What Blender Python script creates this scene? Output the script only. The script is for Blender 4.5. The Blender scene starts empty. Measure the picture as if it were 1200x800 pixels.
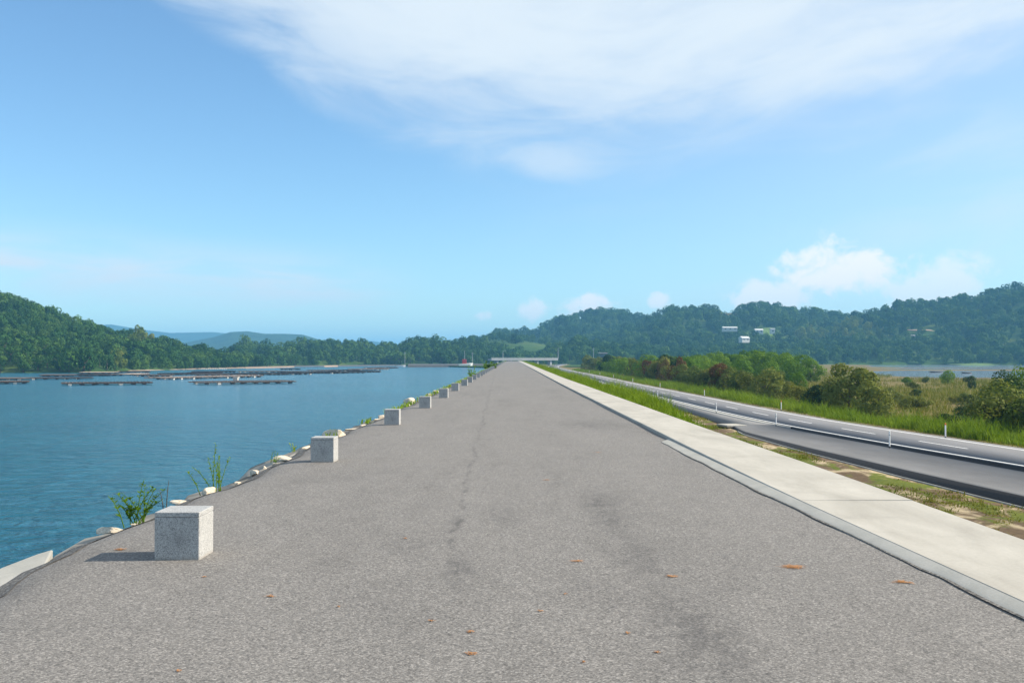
import bpy, math, random
import numpy as np
from mathutils import Vector, Matrix
R = math.radians
rng = np.random.default_rng(7)
random.seed(7)
sc = bpy.context.scene
COL = sc.collection

# ------------------------------------------------------------------ camera
F = 1170.0                      # focal length in photo pixels (1200 wide)
EYE = 1.6
PITCH = math.atan(20 / F)
YAW = -math.atan(2 / F)
cam_d = bpy.data.cameras.new('camera')
cam = bpy.data.objects.new('camera', cam_d)
COL.objects.link(cam)
cam.location = (0, 0, EYE)
cam.rotation_euler = (R(90) + PITCH, 0, YAW)
cam_d.sensor_width = 36
cam_d.lens = 36 * F / 1200
cam_d.clip_end = 60000
cam_d.clip_start = 0.05
sc.camera = cam
ROT = np.array(cam.rotation_euler.to_matrix())

# ------------------------------------------------------------------ light and exposure
SUN_EL, SUN_AZ = R(34.5), R(87)         # azimuth clockwise from +Y (the view direction)
sc.view_settings.view_transform = 'Standard'
sc.view_settings.look = 'None'
sc.view_settings.gamma = 1
sc.view_settings.exposure = 0.68
sc.view_settings.use_curve_mapping = False
sc.cycles.max_bounces = 6; sc.cycles.diffuse_bounces = 3; sc.cycles.volume_bounces = 0; sc.cycles.glossy_bounces = 2; sc.cycles.transmission_bounces = 2
sun_d = bpy.data.lights.new('sun', 'SUN')
sun_d.energy = 5.0
sun_d.angle = R(0.55)
sun_d.color = (1, 0.90, 0.74)
sun = bpy.data.objects.new('sun', sun_d)
COL.objects.link(sun)
sdir = Vector((math.cos(SUN_EL) * math.sin(SUN_AZ), math.cos(SUN_EL) * math.cos(SUN_AZ), math.sin(SUN_EL)))
sun.rotation_euler = sdir.to_track_quat('Z', 'Y').to_euler()
sun.location = (60, 10, 60)


class G:
    """tiny expression helper over shader nodes"""
    def __init__(s, nt): s.nt = nt; s.n = nt.nodes; s.l = nt.links
    def new(s, t, **k):
        nd = s.n.new(t)
        for a, b in k.items(): setattr(nd, a, b)
        return nd
    def put(s, sock, v):
        if isinstance(v, E): v = v.o
        if hasattr(v, 'is_output'): s.l.new(v, sock)
        else:
            if hasattr(sock.default_value, '__len__') and not hasattr(v, '__len__'): v = [v] * len(sock.default_value)
            if hasattr(v, '__len__') and len(sock.default_value) == 4 and len(v) == 3: v = (*v, 1)
            sock.default_value = v
    def m(s, op, a, b=None, c=None, clamp=False):
        nd = s.new('ShaderNodeMath', operation=op, use_clamp=clamp)
        for i, v in enumerate((a, b, c)):
            if v is not None: s.put(nd.inputs[i], v)
        return E(s, nd.outputs[0])
    def sstep(s, x, a, b):
        nd = s.new('ShaderNodeMapRange', interpolation_type='SMOOTHSTEP')
        s.put(nd.inputs[0], x); nd.inputs[1].default_value = a; nd.inputs[2].default_value = b
        nd.inputs[3].default_value = 0; nd.inputs[4].default_value = 1
        return E(s, nd.outputs[0])
    def lin(s, x, a, b, c=0, d=1):
        nd = s.new('ShaderNodeMapRange')
        s.put(nd.inputs[0], x)
        for i, v in enumerate((a, b, c, d)): nd.inputs[i + 1].default_value = v
        return E(s, nd.outputs[0])
    def noise(s, vec, scale=1, detail=4, rough=.5, dist=0, out=0):
        nd = s.new('ShaderNodeTexNoise')
        if vec is not None: s.put(nd.inputs['Vector'], vec)
        nd.inputs['Scale'].default_value = scale; nd.inputs['Detail'].default_value = detail
        nd.inputs['Roughness'].default_value = rough; nd.inputs['Distortion'].default_value = dist
        return E(s, nd.outputs[out])
    def voro(s, vec, scale=1, feature='F1', out=0, rnd=1):
        nd = s.new('ShaderNodeTexVoronoi', feature=feature)
        if vec is not None: s.put(nd.inputs['Vector'], vec)
        nd.inputs['Scale'].default_value = scale; nd.inputs['Randomness'].default_value = rnd
        return E(s, nd.outputs[out])
    def xyz(s, x, y, z):
        nd = s.new('ShaderNodeCombineXYZ')
        for i, v in enumerate((x, y, z)): s.put(nd.inputs[i], v)
        return E(s, nd.outputs[0])
    def sep(s, v):
        nd = s.new('ShaderNodeSeparateXYZ'); s.put(nd.inputs[0], v)
        return [E(s, o) for o in nd.outputs]
    def scale(s, v, sx):
        nd = s.new('ShaderNodeVectorMath', operation='MULTIPLY'); s.put(nd.inputs[0], v); nd.inputs[1].default_value = sx
        return E(s, nd.outputs[0])
    def ramp(s, f, stops, interp='LINEAR'):
        nd = s.new('ShaderNodeValToRGB'); nd.color_ramp.interpolation = interp
        e = nd.color_ramp.elements
        while len(e) < len(stops): e.new(.5)
        for k, (p, c) in zip(e, stops):
            k.position = p; k.color = (*c, 1) if hasattr(c, '__len__') else (c, c, c, 1)
        s.put(nd.inputs[0], f)
        return E(s, nd.outputs[0])
    def mix(s, f, a, b, blend='MIX'):
        nd = s.new('ShaderNodeMix', data_type='RGBA', blend_type=blend)
        s.put(nd.inputs[0], f); s.put(nd.inputs[6], a); s.put(nd.inputs[7], b)
        return E(s, nd.outputs[2])
    def geo(s): return E(s, s.new('ShaderNodeNewGeometry').outputs['Position'])
    def obj(s): return E(s, s.new('ShaderNodeTexCoord').outputs['Object'])
    def rnd(s): return E(s, s.new('ShaderNodeObjectInfo').outputs['Random'])
    def bump(s, h, strength=.5, dist=.01, normal=None):
        nd = s.new('ShaderNodeBump'); nd.inputs['Strength'].default_value = strength
        nd.inputs['Distance'].default_value = dist; s.put(nd.inputs['Height'], h)
        if normal is not None: s.put(nd.inputs['Normal'], normal)
        return E(s, nd.outputs[0])


class E:
    def __init__(s, g, o): s.g = g; s.o = o
    def __add__(s, b): return s.g.m('ADD', s, b)
    __radd__ = __add__
    def __mul__(s, b): return s.g.m('MULTIPLY', s, b)
    __rmul__ = __mul__
    def __sub__(s, b): return s.g.m('SUBTRACT', s, b)
    def __rsub__(s, b): return s.g.m('SUBTRACT', b, s)
    def __truediv__(s, b): return s.g.m('DIVIDE', s, b)
    def clamp(s): return s.g.m('ADD', s, 0, clamp=True)


# ------------------------------------------------------------------ sky with clouds
def pxaz(x): return math.atan((x - 598) / F)
def pxel(x, y): return math.atan((420 - y) / F * math.cos(pxaz(x)))

world = bpy.data.worlds.new('World'); sc.world = world
world.use_nodes = True
world.node_tree.nodes.clear()
g = G(world.node_tree)
sky = g.new('ShaderNodeTexSky', sky_type='NISHITA', sun_disc=False)
sky.sun_elevation = SUN_EL; sky.sun_rotation = SUN_AZ
sky.altitude = 0; sky.air_density = 1.0; sky.dust_density = 0.0; sky.ozone_density = 2.0
dvec = E(g, g.new('ShaderNodeTexCoord').outputs['Generated'])
dx, dy, dz = g.sep(dvec)
az = g.m('ARCTAN2', dx, dy); el = g.m('ARCSINE', dz)
# high cirrus sheet: its lower rim follows a sweeping curve, its streaks run along it
fc = g.new('ShaderNodeFloatCurve')
g.put(fc.inputs['Value'], g.lin(az, -1, 1))
def curve(fc, rim, ends):
    pts = fc.mapping.curves[0].points
    rp = [((pxaz(x) + 1) / 2, pxel(x, y) / .8) for x, y in rim]
    pts[0].location = (0, ends[0]); pts[1].location = (1, ends[1])
    for p in rp: pts.new(*p)
    fc.mapping.update()
    return E(g, fc.outputs[0]) * .8
# main sheet
fr = curve(fc, [(-100, -120), (100, -60), (220, 0), (330, 44), (480, 96), (600, 126), (720, 140), (850, 132), (1000, 112), (1100, 95), (1200, 68), (1500, 10)], (.55, .5))
warp = g.noise(g.xyz(az * 3, el * 3, 0), 1.5, 3)
t = el - fr
streak = g.noise(g.xyz(az * 2.4 - t * 1.2, t * 10 + warp * 1.5, 3.1), 1.0, 9, .54, .3)
fine = g.noise(g.xyz(az * 5 - t * 3.0, t * 17 - az * 1.5, 8.7), 1.3, 8, .6, .5)
edge = g.sstep(t + (streak - .5) * .085 + (fine - .5) * .05 + (warp - .5) * .05, -.015, .065)
body = g.sstep(streak * .6 + fine * .4, .34, .62)
cir = edge * (body * .34 + .50)
behind = g.sstep(dy, -.4, .5)
cir = cir * (g.sstep(az, pxaz(150), pxaz(520)) * .5 + .5) * (behind * .6 + .4)
# thinner lobe hanging below it
fc2 = g.new('ShaderNodeFloatCurve'); g.put(fc2.inputs['Value'], g.lin(az, -1, 1))
fr2 = curve(fc2, [(250, 40), (340, 112), (400, 152), (480, 185), (560, 206), (630, 214), (700, 203), (780, 178), (860, 150), (960, 120), (1100, 80)], (.6, .6))
t2 = el - fr2
lobe = g.sstep(t2 + (fine - .5) * .05 + (streak - .5) * .05, -.008, .03) * (g.sstep(fine * .6 + streak * .4, .38, .62) * .38 + .14)
# thin veil towards the sun
vn = g.noise(g.xyz(az * 2.2 + el * 2, el * 9 - az * 2.4, 1.7), 1.6, 7, .55, .5)
veil = (g.sstep(vn, .42, .75) * .30 + .30) * g.sstep(az, pxaz(380), pxaz(1350))
veil = 1.0 - (1.0 - veil) * (1.0 - lobe)
# low stratus band on the left
def gauss(x, c, w): 
    q = (x - c) / w
    return g.m('POWER', 2.71828, q * q * -1.0)
nl = g.noise(g.xyz(az * 6, el * 34, 5.2), 1.2, 7, .55, .4)
bandc = az * -.05 + pxel(200, 330) - .0126
band = gauss(el, bandc, .026) * g.sstep(az, pxaz(520), pxaz(330)) * (g.sstep(nl, .33, .62) * .75 + .22)
# cumulus puffs standing over the hills
ncu = g.noise(g.xyz(az * 1.0, el * 1.15, 9.4), 26, 8, .6, .3)
ncb = g.noise(g.xyz(az * 1.0, el * 1.2, 4.4), 9, 5, .5)
def puff(px, py, wx, wy, th, amt):
    mask = gauss(az, pxaz(px), wx / F) * gauss(el, pxel(px, py), wy / F)
    return g.sstep(ncu * .8 + ncb * .4 + mask * .38, th + .12, th + .30) * g.sstep(mask, .04, .45) * min(1.0, amt * 1.6)
cu = puff(565, 369, 22, 12, .70, .55)
for a in ((628, 362, 26, 20, .68, .5), (690, 356, 48, 20, .66, .6), (772, 352, 16, 14, .70, .5), (985, 312, 110, 38, .66, .62), (905, 345, 70, 26, .68, .5), (1085, 335, 70, 40, .68, .42)):
    cu = g.m('MAXIMUM', cu, puff(*a))
# pale air low down on the sunward side
cloud = 1.0 - (1.0 - cir) * (1.0 - veil) * (1.0 - band)
skycol = g.mix(1.0, sky.outputs[0], (0.82, 1.02, 1.12), 'MULTIPLY')
final = g.mix(cloud.clamp(), skycol, (5.3, 5.85, 6.25))
final = g.mix(cu.clamp(), final, (7.4, 7.2, 7.0))
bg = g.new('ShaderNodeBackground'); bg.inputs[1].default_value = .102
g.put(bg.inputs[0], final)
wo = g.new('ShaderNodeOutputWorld'); g.l.new(bg.outputs[0], wo.inputs[0])

# ------------------------------------------------------------------ helpers
CAMP = np.array((0, 0, EYE))
def ray(px, py):
    d = ROT @ np.array(((px - 600) / F, (400 - py) / F, -1.0))
    return d
def gnd(px, py, z=0.0):
    d = ray(px, py); k = (z - EYE) / d[2]
    return CAMP + d * k
def at(px, py, D):
    d = ray(px, py)
    return CAMP + d * (D / d[1])

def mesh_data(name, v, f, smooth=False):
    me = bpy.data.meshes.new(name)
    v = np.asarray(v, dtype=np.float32).reshape(-1, 3)
    if isinstance(f, np.ndarray):
        n, k = f.shape
        me.vertices.add(len(v)); me.vertices.foreach_set('co', v.ravel())
        me.loops.add(n * k); me.loops.foreach_set('vertex_index', f.astype(np.int32).ravel())
        me.polygons.add(n); me.polygons.foreach_set('loop_start', np.arange(0, n * k, k, dtype=np.int32))
        me.update(calc_edges=True)
    else:
        me.from_pydata([tuple(map(float, p)) for p in v], [], [tuple(map(int, q)) for q in f]); me.update()
    if smooth: me.polygons.foreach_set('use_smooth', np.ones(len(me.polygons), dtype=bool))
    return me

def link(name, me, m=None, parent=None, loc=None, rz=0, s=None):
    o = bpy.data.objects.new(name, me); COL.objects.link(o)
    if m is not None and me is not None and len(me.materials) == 0: me.materials.append(m)
    if parent is not None: o.parent = parent
    if loc is not None: o.location = [float(c) for c in loc]
    if rz: o.rotation_euler.z = rz
    if s is not None: o.scale = (s, s, s) if not hasattr(s, '__len__') else s
    return o
def tag(o, label=None, cat=None, group=None, kind=None):
    if label: o['label'] = label
    if cat: o['category'] = cat
    if group: o['group'] = group
    if kind: o['kind'] = kind
    return o
def empty(name, loc, rz=0, s=None):
    return link(name, None, None, None, loc, rz, s)

class MB:
    def __init__(s): s.v = []; s.f = []
    def add(s, v, f):
        n = len(s.v); s.v += [tuple(p) for p in v]; s.f += [tuple(i + n for i in q) for q in f]; return s
    def box(s, x0, x1, y0, y1, z0, z1, bev=0):
        if bev <= 0:
            v = [(x, y, z) for z in (z0, z1) for y in (y0, y1) for x in (x0, x1)]
            return s.add(v, [(0, 2, 3, 1), (4, 5, 7, 6), (0, 1, 5, 4), (2, 6, 7, 3), (0, 4, 6, 2), (1, 3, 7, 5)])
        b = bev; xs = (x0, x1); ys = (y0, y1); zs = (z0, z1); v = []; idx = {}
        for i in (0, 1):
            for j in (0, 1):
                for k in (0, 1):
                    sx, sy, sz = (1, -1)[i], (1, -1)[j], (1, -1)[k]
                    for a in range(3):
                        p = [xs[i] + b * sx, ys[j] + b * sy, zs[k] + b * sz]; p[a] = (xs[i], ys[j], zs[k])[a]
                        idx[i, j, k, a] = len(v); v.append(p)
        f = []
        for a in range(3):
            o1, o2 = [q for q in range(3) if q != a]
            for side in (0, 1):
                q = []
                for u, w in ((0, 0), (1, 0), (1, 1), (0, 1)):
                    c = [0, 0, 0]; c[a] = side; c[o1] = u; c[o2] = w; q.append(idx[(*c, a)])
                f.append(q)
        for a in range(3):              # edges along axis a
            o1, o2 = [q for q in range(3) if q != a]
            for u in (0, 1):
                for w in (0, 1):
                    c0 = [0, 0, 0]; c1 = [0, 0, 0]; c0[o1] = c1[o1] = u; c0[o2] = c1[o2] = w; c1[a] = 1
                    f.append([idx[(*c0, o1)], idx[(*c1, o1)], idx[(*c1, o2)], idx[(*c0, o2)]])
        for i in (0, 1):
            for j in (0, 1):
                for k in (0, 1): f.append([idx[i, j, k, a] for a in range(3)])
        return s.add(v, f)
    def tube(s, pts, rad, n=7, cap=True):
        pts = [np.array(p, float) for p in pts]; rings = []
        rad = rad if hasattr(rad, '__len__') else [rad] * len(pts)
        base = len(s.v)
        for i, p in enumerate(pts):
            d = pts[min(i + 1, len(pts) - 1)] - pts[max(i - 1, 0)]; d = d / (np.linalg.norm(d) + 1e-9)
            a = np.cross(d, (0.31, 0.95, 0.1) if abs(d[2]) > .7 else (0, 0, 1)); a /= np.linalg.norm(a); b = np.cross(d, a)
            for k in range(n):
                th = 2 * math.pi * k / n
                s.v.append(tuple(p + rad[i] * (a * math.cos(th) + b * math.sin(th))))
        for i in range(len(pts) - 1):
            for k in range(n):
                k2 = (k + 1) % n
                s.f.append((base + i * n + k, base + i * n + k2, base + (i + 1) * n + k2, base + (i + 1) * n + k))
        if cap:
            s.f.append(tuple(base + k for k in range(n))[::-1]); s.f.append(tuple(base + (len(pts) - 1) * n + k for k in range(n)))
        return s
    def prism(s, poly, z0, z1):
        n = len(poly)
        v = [(x, y, z0) for x, y in poly] + [(x, y, z1) for x, y in poly]
        f = [tuple(range(n))[::-1], tuple(range(n, 2 * n))] + [(i, (i + 1) % n, n + (i + 1) % n, n + i) for i in range(n)]
        return s.add(v, f)
    def data(s, name, smooth=False):
        me = mesh_data(name, s.v, s.f, smooth)
        import bmesh
        bm = bmesh.new(); bm.from_mesh(me); bmesh.ops.recalc_face_normals(bm, faces=bm.faces); bm.to_mesh(me); bm.free()
        return me
    def build(s, name, m, parent=None, smooth=False, **k): return link(name, s.data(name, smooth), m, parent, **k)

def grid_faces(nr, nc):
    i = np.arange(nr * nc).reshape(nr, nc)
    return np.stack([i[:-1, :-1], i[:-1, 1:], i[1:, 1:], i[1:, :-1]], -1).reshape(-1, 4)

# smooth value noise for geometry
_perm = np.random.default_rng(3).random((64, 64))
def vnoise(x, y, seed=0):
    x = np.asarray(x, float) + seed * 17.31; y = np.asarray(y, float) + seed * 7.77
    xi = np.floor(x).astype(int); yi = np.floor(y).astype(int); fx = x - xi; fy = y - yi
    fx = fx * fx * (3 - 2 * fx); fy = fy * fy * (3 - 2 * fy)
    P = lambda a, b: _perm[a % 64, b % 64]
    return (P(xi, yi) * (1 - fx) + P(xi + 1, yi) * fx) * (1 - fy) + (P(xi, yi + 1) * (1 - fx) + P(xi + 1, yi + 1) * fx) * fy - .5
def fbm(x, y, seed=0, o=4):
    s = 0; a = 1
    for k in range(o): s = s + a * vnoise(np.asarray(x) * 2 ** k, np.asarray(y) * 2 ** k, seed + k); a *= .5
    return s

# ------------------------------------------------------------------ materials
M = {}
def mat(name, rough=.8, spec=.3):
    m = bpy.data.materials.new(name); m.use_nodes = True; M[name] = m
    gg = G(m.node_tree); b = m.node_tree.nodes['Principled BSDF']
    b.inputs['Roughness'].default_value = rough; b.inputs['Specular IOR Level'].default_value = spec
    return gg, b
def plain(name, c, rough=.7, var=.12, sc_=6, spec=.3, bump=0):
    gg, b = mat(name, rough, spec)
    n = gg.noise(gg.obj(), sc_, 6, .6)
    col = gg.mix(1, c, gg.ramp(n, [(.3, 1 - var), (.7, 1 + var)]), 'MULTIPLY')
    gg.put(b.inputs['Base Color'], col)
    if bump: gg.put(b.inputs['Normal'], gg.bump(n, bump, .02))
    return M[name]

# aged asphalt with exposed aggregate
gg, b = mat('aged_asphalt', .85, .25)
p = gg.geo(); px_, py_, pz_ = gg.sep(p)
cells = gg.voro(p, 120, 'F1', 1); cval = gg.sep(cells)[0]
cells2 = gg.voro(p, 70, 'F1', 1); cval2 = gg.sep(cells2)[1]
dist_ = gg.voro(p, 120, 'F1', 0)
stone = cval * .6 + cval2 * .4
agg = gg.ramp(stone, [(.12, (.085, .080, .077)), (.36, (.150, .142, .134)), (.62, (.195, .183, .172)), (.92, (.33, .31, .29))])
big = gg.noise(gg.scale(p, (1.1, .22, 1)), .7, 6, .6, .6)
mid = gg.noise(gg.scale(p, (1, .45, 1)), 2.6, 6, .65, .4)
tone = gg.ramp(big * .55 + mid * .45, [(.32, .80), (.46, .98), (.62, 1.06)])
col = gg.mix(1, agg, tone, 'MULTIPLY')
# worn / oily stains with a shape of their own: (x, y, half-width, half-length, amount)
stains = []
for q in ((592, 604, .18, .55, .30), (538, 668, .11, .55, .42), (535, 610, .07, .6, .22), (690, 497, .5, 1.6, .35), (705, 590, .22, .9, .38), (745, 650, .20, .8, .36), (715, 612, .18, .5, .3), (480, 640, .3, .5, .16), (800, 720, .25, .8, .30), (840, 770, .28, .6, .30), (930, 590, .3, .5, .16), (430, 700, .3, .5, .13), (385, 560, .5, .35, .16), (690, 690, .3, .5, .12)):
    w = gnd(q[0], q[1]); stains.append((w[0], w[1], q[2], q[3], q[4]))
brk = gg.noise(gg.scale(p, (1, .5, 1)), 7, 6, .7)
tot = None
for (sx, sy, hx, hy, a) in stains:
    qx = (px_ - float(sx)) / hx; qy = (py_ - float(sy)) / hy
    e_ = gg.m('POWER', 2.718, (qx * qx + qy * qy) * -1.0) * a
    tot = e_ if tot is None else tot + e_
tot = tot * 1.35 * gg.sstep(brk, .34, .60)
col = gg.mix(tot.clamp(), col, (.055, .053, .055))
# paving seam / old crack wandering along the road
cw = gg.noise(gg.xyz(py_ * .35, 0, 0), 1, 5, .6)
crack = gg.m('ABSOLUTE', px_ + .50 + (py_ - 8.0) * .012 - (cw - .5) * .5)
ck = (1.0 - gg.sstep(crack, .008, .05)) * gg.sstep(brk, .42, .6) * gg.sstep(py_, 6.6, 9) * .5
col = gg.mix(ck, col, (.06, .058, .058))
# fine cross-wise dirt lines in the distance
tr = gg.noise(gg.scale(p, (.25, 1.4, 1)), .8, 5, .6)
col = gg.mix(gg.sstep(tr, .58, .78) * .25, col, (.13, .125, .12))
gg.put(b.inputs['Base Color'], col)
gg.put(b.inputs['Normal'], gg.bump(stone * .7 + (1.0 - dist_) * .5, .4, .004))
# crumbled dark edge
gg, b = mat('asphalt_edge', .9, .2)
p = gg.geo()
c1 = gg.sep(gg.voro(p, 60, 'F1', 1))[0]
gg.put(b.inputs['Base Color'], gg.ramp(c1, [(.1, (.07, .068, .065)), (.6, (.14, .132, .124)), (.95, (.28, .26, .24))]))
gg.put(b.inputs['Normal'], gg.bump(c1, .8, .012))
# road asphalt, smoother and bluer
gg, b = mat('road_asphalt', .8, .3)
p = gg.geo()
n1 = gg.noise(p, 40, 4, .7); n2 = gg.noise(gg.scale(p, (.6, .12, 1)), .8, 5, .6)
c = gg.ramp(n1, [(.3, (.125, .125, .135)), (.7, (.185, .185, .195))])
gg.put(b.inputs['Base Color'], gg.mix(1, c, gg.ramp(n2, [(.3, .85), (.7, 1.12)]), 'MULTIPLY'))
gg.put(b.inputs['Normal'], gg.bump(n1, .3, .005))
gg, b = mat('ramp_asphalt', .85, .25)
p = gg.geo()
n1 = gg.noise(p, 30, 4, .7); n2 = gg.noise(gg.scale(p, (.5, .2, 1)), .9, 5, .65)
c = gg.ramp(n1, [(.3, (.15, .148, .15)), (.7, (.22, .215, .212))])
gg.put(b.inputs['Base Color'], gg.mix(1, c, gg.ramp(n2, [(.3, .82), (.7, 1.12)]), 'MULTIPLY'))
gg, b = mat('shaded_asphalt', .75, .3)  # asphalt of the ramp's shaded faces, the shade darkened into its base colour
n1 = gg.noise(gg.geo(), 9, 5, .7)
gg.put(b.inputs['Base Color'], gg.ramp(n1, [(.3, (.012, .012, .014)), (.7, (.026, .026, .030))]))
# concrete
gg, b = mat('walk_concrete', .8, .25)
p = gg.geo(); x_, y_, z_ = gg.sep(p)
n1 = gg.noise(gg.scale(p, (.8, .25, 1)), 2.2, 7, .62, .5); n2 = gg.noise(p, 30, 5, .6); n3 = gg.noise(gg.scale(p, (.35, 2.4, 1)), .9, 6, .6, .4)
c = gg.ramp(n1, [(.28, (.33, .308, .268)), (.5, (.41, .385, .338)), (.72, (.475, .447, .395))])
c = gg.mix(1, c, gg.ramp(n2, [(.3, .93), (.7, 1.05)]), 'MULTIPLY')
c = gg.mix(gg.sstep(n3, .54, .74) * .55, c, (.27, .25, .22))
gg.put(b.inputs['Base Color'], c)
gg.put(b.inputs['Normal'], gg.bump(n2, .25, .004))
gg, b = mat('mortar', .85, .25)
p = gg.geo(); n1 = gg.noise(gg.scale(p, (1, .5, 1)), 3, 7, .65, .4); n2 = gg.noise(p, 45, 5, .65)
c = gg.ramp(n1, [(.28, (.28, .28, .262)), (.55, (.345, .34, .315)), (.75, (.40, .39, .365))])
gg.put(b.inputs['Base Color'], gg.mix(1, c, gg.ramp(n2, [(.3, .9), (.7, 1.06)]), 'MULTIPLY'))
gg.put(b.inputs['Normal'], gg.bump(n2, .3, .005))
# granite
gg, b = mat('granite', .55, .4)
p = gg.obj(); ox, oy, oz = gg.sep(p)
c1 = gg.sep(gg.voro(p, 230, 'F1', 1))[0]; c2 = gg.noise(p, 60, 6, .7); c3 = gg.noise(p, 5, 5, .6)
c = gg.ramp(c1 * .65 + c2 * .35, [(.22, (.16, .16, .16)), (.36, (.33, .327, .32)), (.58, (.42, .413, .40)), (.85, (.55, .54, .52))])
c = gg.mix(1, c, gg.ramp(c3, [(.3, .90), (.7, 1.06)]), 'MULTIPLY')
sp = gg.m('POWER', 2.718, ((ox - .01) * (ox - .01) + (oz - .17) * (oz - .17)) * -130.0) * gg.sstep(c3, .3, .6)
c = gg.mix(sp * gg.sstep(gg.rnd(), 0, .2) * .45, c, (.13, .13, .13))
c = gg.mix(gg.sstep(oz, .03, .0) * .5, c, (.28, .25, .21))
gg.put(b.inputs['Base Color'], c)
# rock
gg, b = mat('pale_rock', .85, .2)
n1 = gg.noise(gg.obj(), 4, 7, .65); n2 = gg.noise(gg.geo(), 12, 6, .7)
c = gg.ramp(n1, [(.3, (.40, .31, .21)), (.5, (.62, .54, .43)), (.68, (.74, .69, .60))])
c = gg.mix(gg.sstep(n2, .55, .75) * .5, c, (.24, .20, .16))
gg.put(b.inputs['Base Color'], c); gg.put(b.inputs['Normal'], gg.bump(n2, .6, .03))
gg, b = mat('rubble', .9, .2)
n1 = gg.voro(gg.geo(), 1.3, 'F1', 1); n2 = gg.noise(gg.geo(), 3, 6, .7)
c = gg.mix(1, gg.ramp(gg.sep(n1)[0], [(0, (.20, .18, .15)), (1, (.46, .42, .36))]), gg.ramp(n2, [(.3, .6), (.7, 1.1)]), 'MULTIPLY')
gg.put(b.inputs['Base Color'], c); gg.put(b.inputs['Normal'], gg.bump(gg.voro(gg.geo(), 1.3), .9, .25))
# sea
gg, b = mat('sea_water', .14, .5)
b.inputs['IOR'].default_value = 1.333
p = gg.geo(); x_, y_, z_ = gg.sep(p)
w1 = gg.noise(gg.scale(p, (.7, 1.0, 1)), .85, 5, .62, .6); w2 = gg.noise(gg.scale(p, (.8, 1, 1)), .42, 3, .5, .4); w3 = gg.noise(p, 3.6, 3, .6)
w4 = gg.noise(gg.scale(p, (.5, 1, 1)), .035, 4, .6)
h = w1 * 1.15 + w2 * .7 + w3 * .16
gg.put(b.inputs['Normal'], gg.bump(h, 1.0, .55))
c = gg.mix(gg.ramp(w4, [(.35, 0.), (.65, 1.)]), (.004, .088, .150), (.006, .110, .178))
gg.put(b.inputs['Base Color'], c)
# soil and ground cover: bare earth, moss-green patches, straw
gg, b = mat('marsh_ground', .95, .1)
p = gg.geo(); x_, y_, z_ = gg.sep(p)
n1 = gg.noise(gg.scale(p, (.7, .32, 1)), 1.0, 8, .68, .6); n2 = gg.noise(p, 4.5, 6, .7); n3 = gg.noise(gg.scale(p, (.3, .5, 1)), .11, 6, .6, .5)
earth = gg.ramp(n2, [(.3, (.075, .05, .03)), (.7, (.15, .105, .065))])
sand = gg.ramp(n2, [(.3, (.30, .24, .15)), (.7, (.44, .36, .24))])
green = gg.ramp(n2, [(.3, (.055, .085, .014)), (.7, (.14, .15, .022))])
c = gg.mix(gg.sstep(n1, .47, .60), earth, sand)
c = gg.mix(gg.sstep(gg.noise(gg.scale(p, (.7, .3, 1)), .8, 8, .68, .6), .49, .56), c, green)
straw = gg.ramp(n2 * .5 + n3 * .5, [(.3, (.10, .085, .03)), (.5, (.16, .125, .045)), (.7, (.13, .13, .035))])
c = gg.mix(gg.sstep(x_, 26, 32), c, straw)
mudw = gg.sstep(z_, -4.33, -4.46)
c = gg.mix(mudw, c, (.14, .115, .10))
gg.put(b.inputs['Base Color'], c); gg.put(b.inputs['Normal'], gg.bump(n2, .6, .06))
gg, b = mat('hill_ground', .95, .05)
p = gg.geo(); n1 = gg.noise(p, .02, 6, .6, .5); n2 = gg.noise(p, .25, 6, .7)
c = gg.ramp(n1, [(.35, (.035, .075, .018)), (.5, (.05, .10, .022)), (.66, (.09, .13, .03))])
gg.put(b.inputs['Base Color'], gg.mix(1, c, gg.ramp(n2, [(.3, .65), (.7, 1.25)]), 'MULTIPLY'))
gg.put(b.inputs['Normal'], gg.bump(n2, 1, 1.5))
gg, b = mat('far_wood', .95, .05)
p = gg.geo(); n1 = gg.noise(p, .012, 6, .6); n2 = gg.noise(p, .05, 5, .7)
gg.put(b.inputs['Base Color'], gg.ramp(n1 * .5 + n2 * .5, [(.35, (.02, .045, .014)), (.65, (.05, .09, .025))]))
gg.put(b.inputs['Normal'], gg.bump(n2, 1, 12))

def leafmat(name, dark, mid_, light, trans=.25, hue=.0):
    gg, b = mat(name, .7, .08)
    r = gg.rnd(); n = gg.noise(gg.obj(), 1.7, 3, .6); n2 = gg.noise(gg.geo(), 5, 2)
    f_ = r * .45 + n * .35 + n2 * .25
    if 'grass' in name: f_ = gg.noise(gg.geo(), .22, 5, .65) * .95 + gg.noise(gg.geo(), 7, 2) * .45 - .2
    c = gg.ramp(f_, [(.25, dark), (.5, mid_), (.78, light)])
    gg.put(b.inputs['Base Color'], c)
    tr = gg.new('ShaderNodeBsdfTranslucent'); gg.put(tr.inputs[0], gg.mix(1, c, (1.25, 1.25, .6), 'MULTIPLY'))
    mx = gg.new('ShaderNodeMixShader'); mx.inputs[0].default_value = trans
    out = m_out = M[name].node_tree.nodes['Material Output']
    gg.l.new(b.outputs[0], mx.inputs[1]); gg.l.new(tr.outputs[0], mx.inputs[2]); gg.l.new(mx.outputs[0], out.inputs[0])
    return M[name]
leafmat('wood_leaf', (.018, .060, .012), (.040, .105, .018), (.090, .165, .026), .2)
leafmat('bamboo_leaf', (.07, .12, .02), (.11, .17, .03), (.20, .22, .04), .25)
leafmat('bright_leaf', (.065, .14, .008), (.11, .20, .012), (.17, .265, .02), .3)
leafmat('olive_leaf', (.068, .098, .018), (.115, .148, .028), (.19, .21, .05), .28)
leafmat('dark_leaf', (.020, .045, .012), (.035, .07, .016), (.06, .10, .02), .2)
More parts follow.
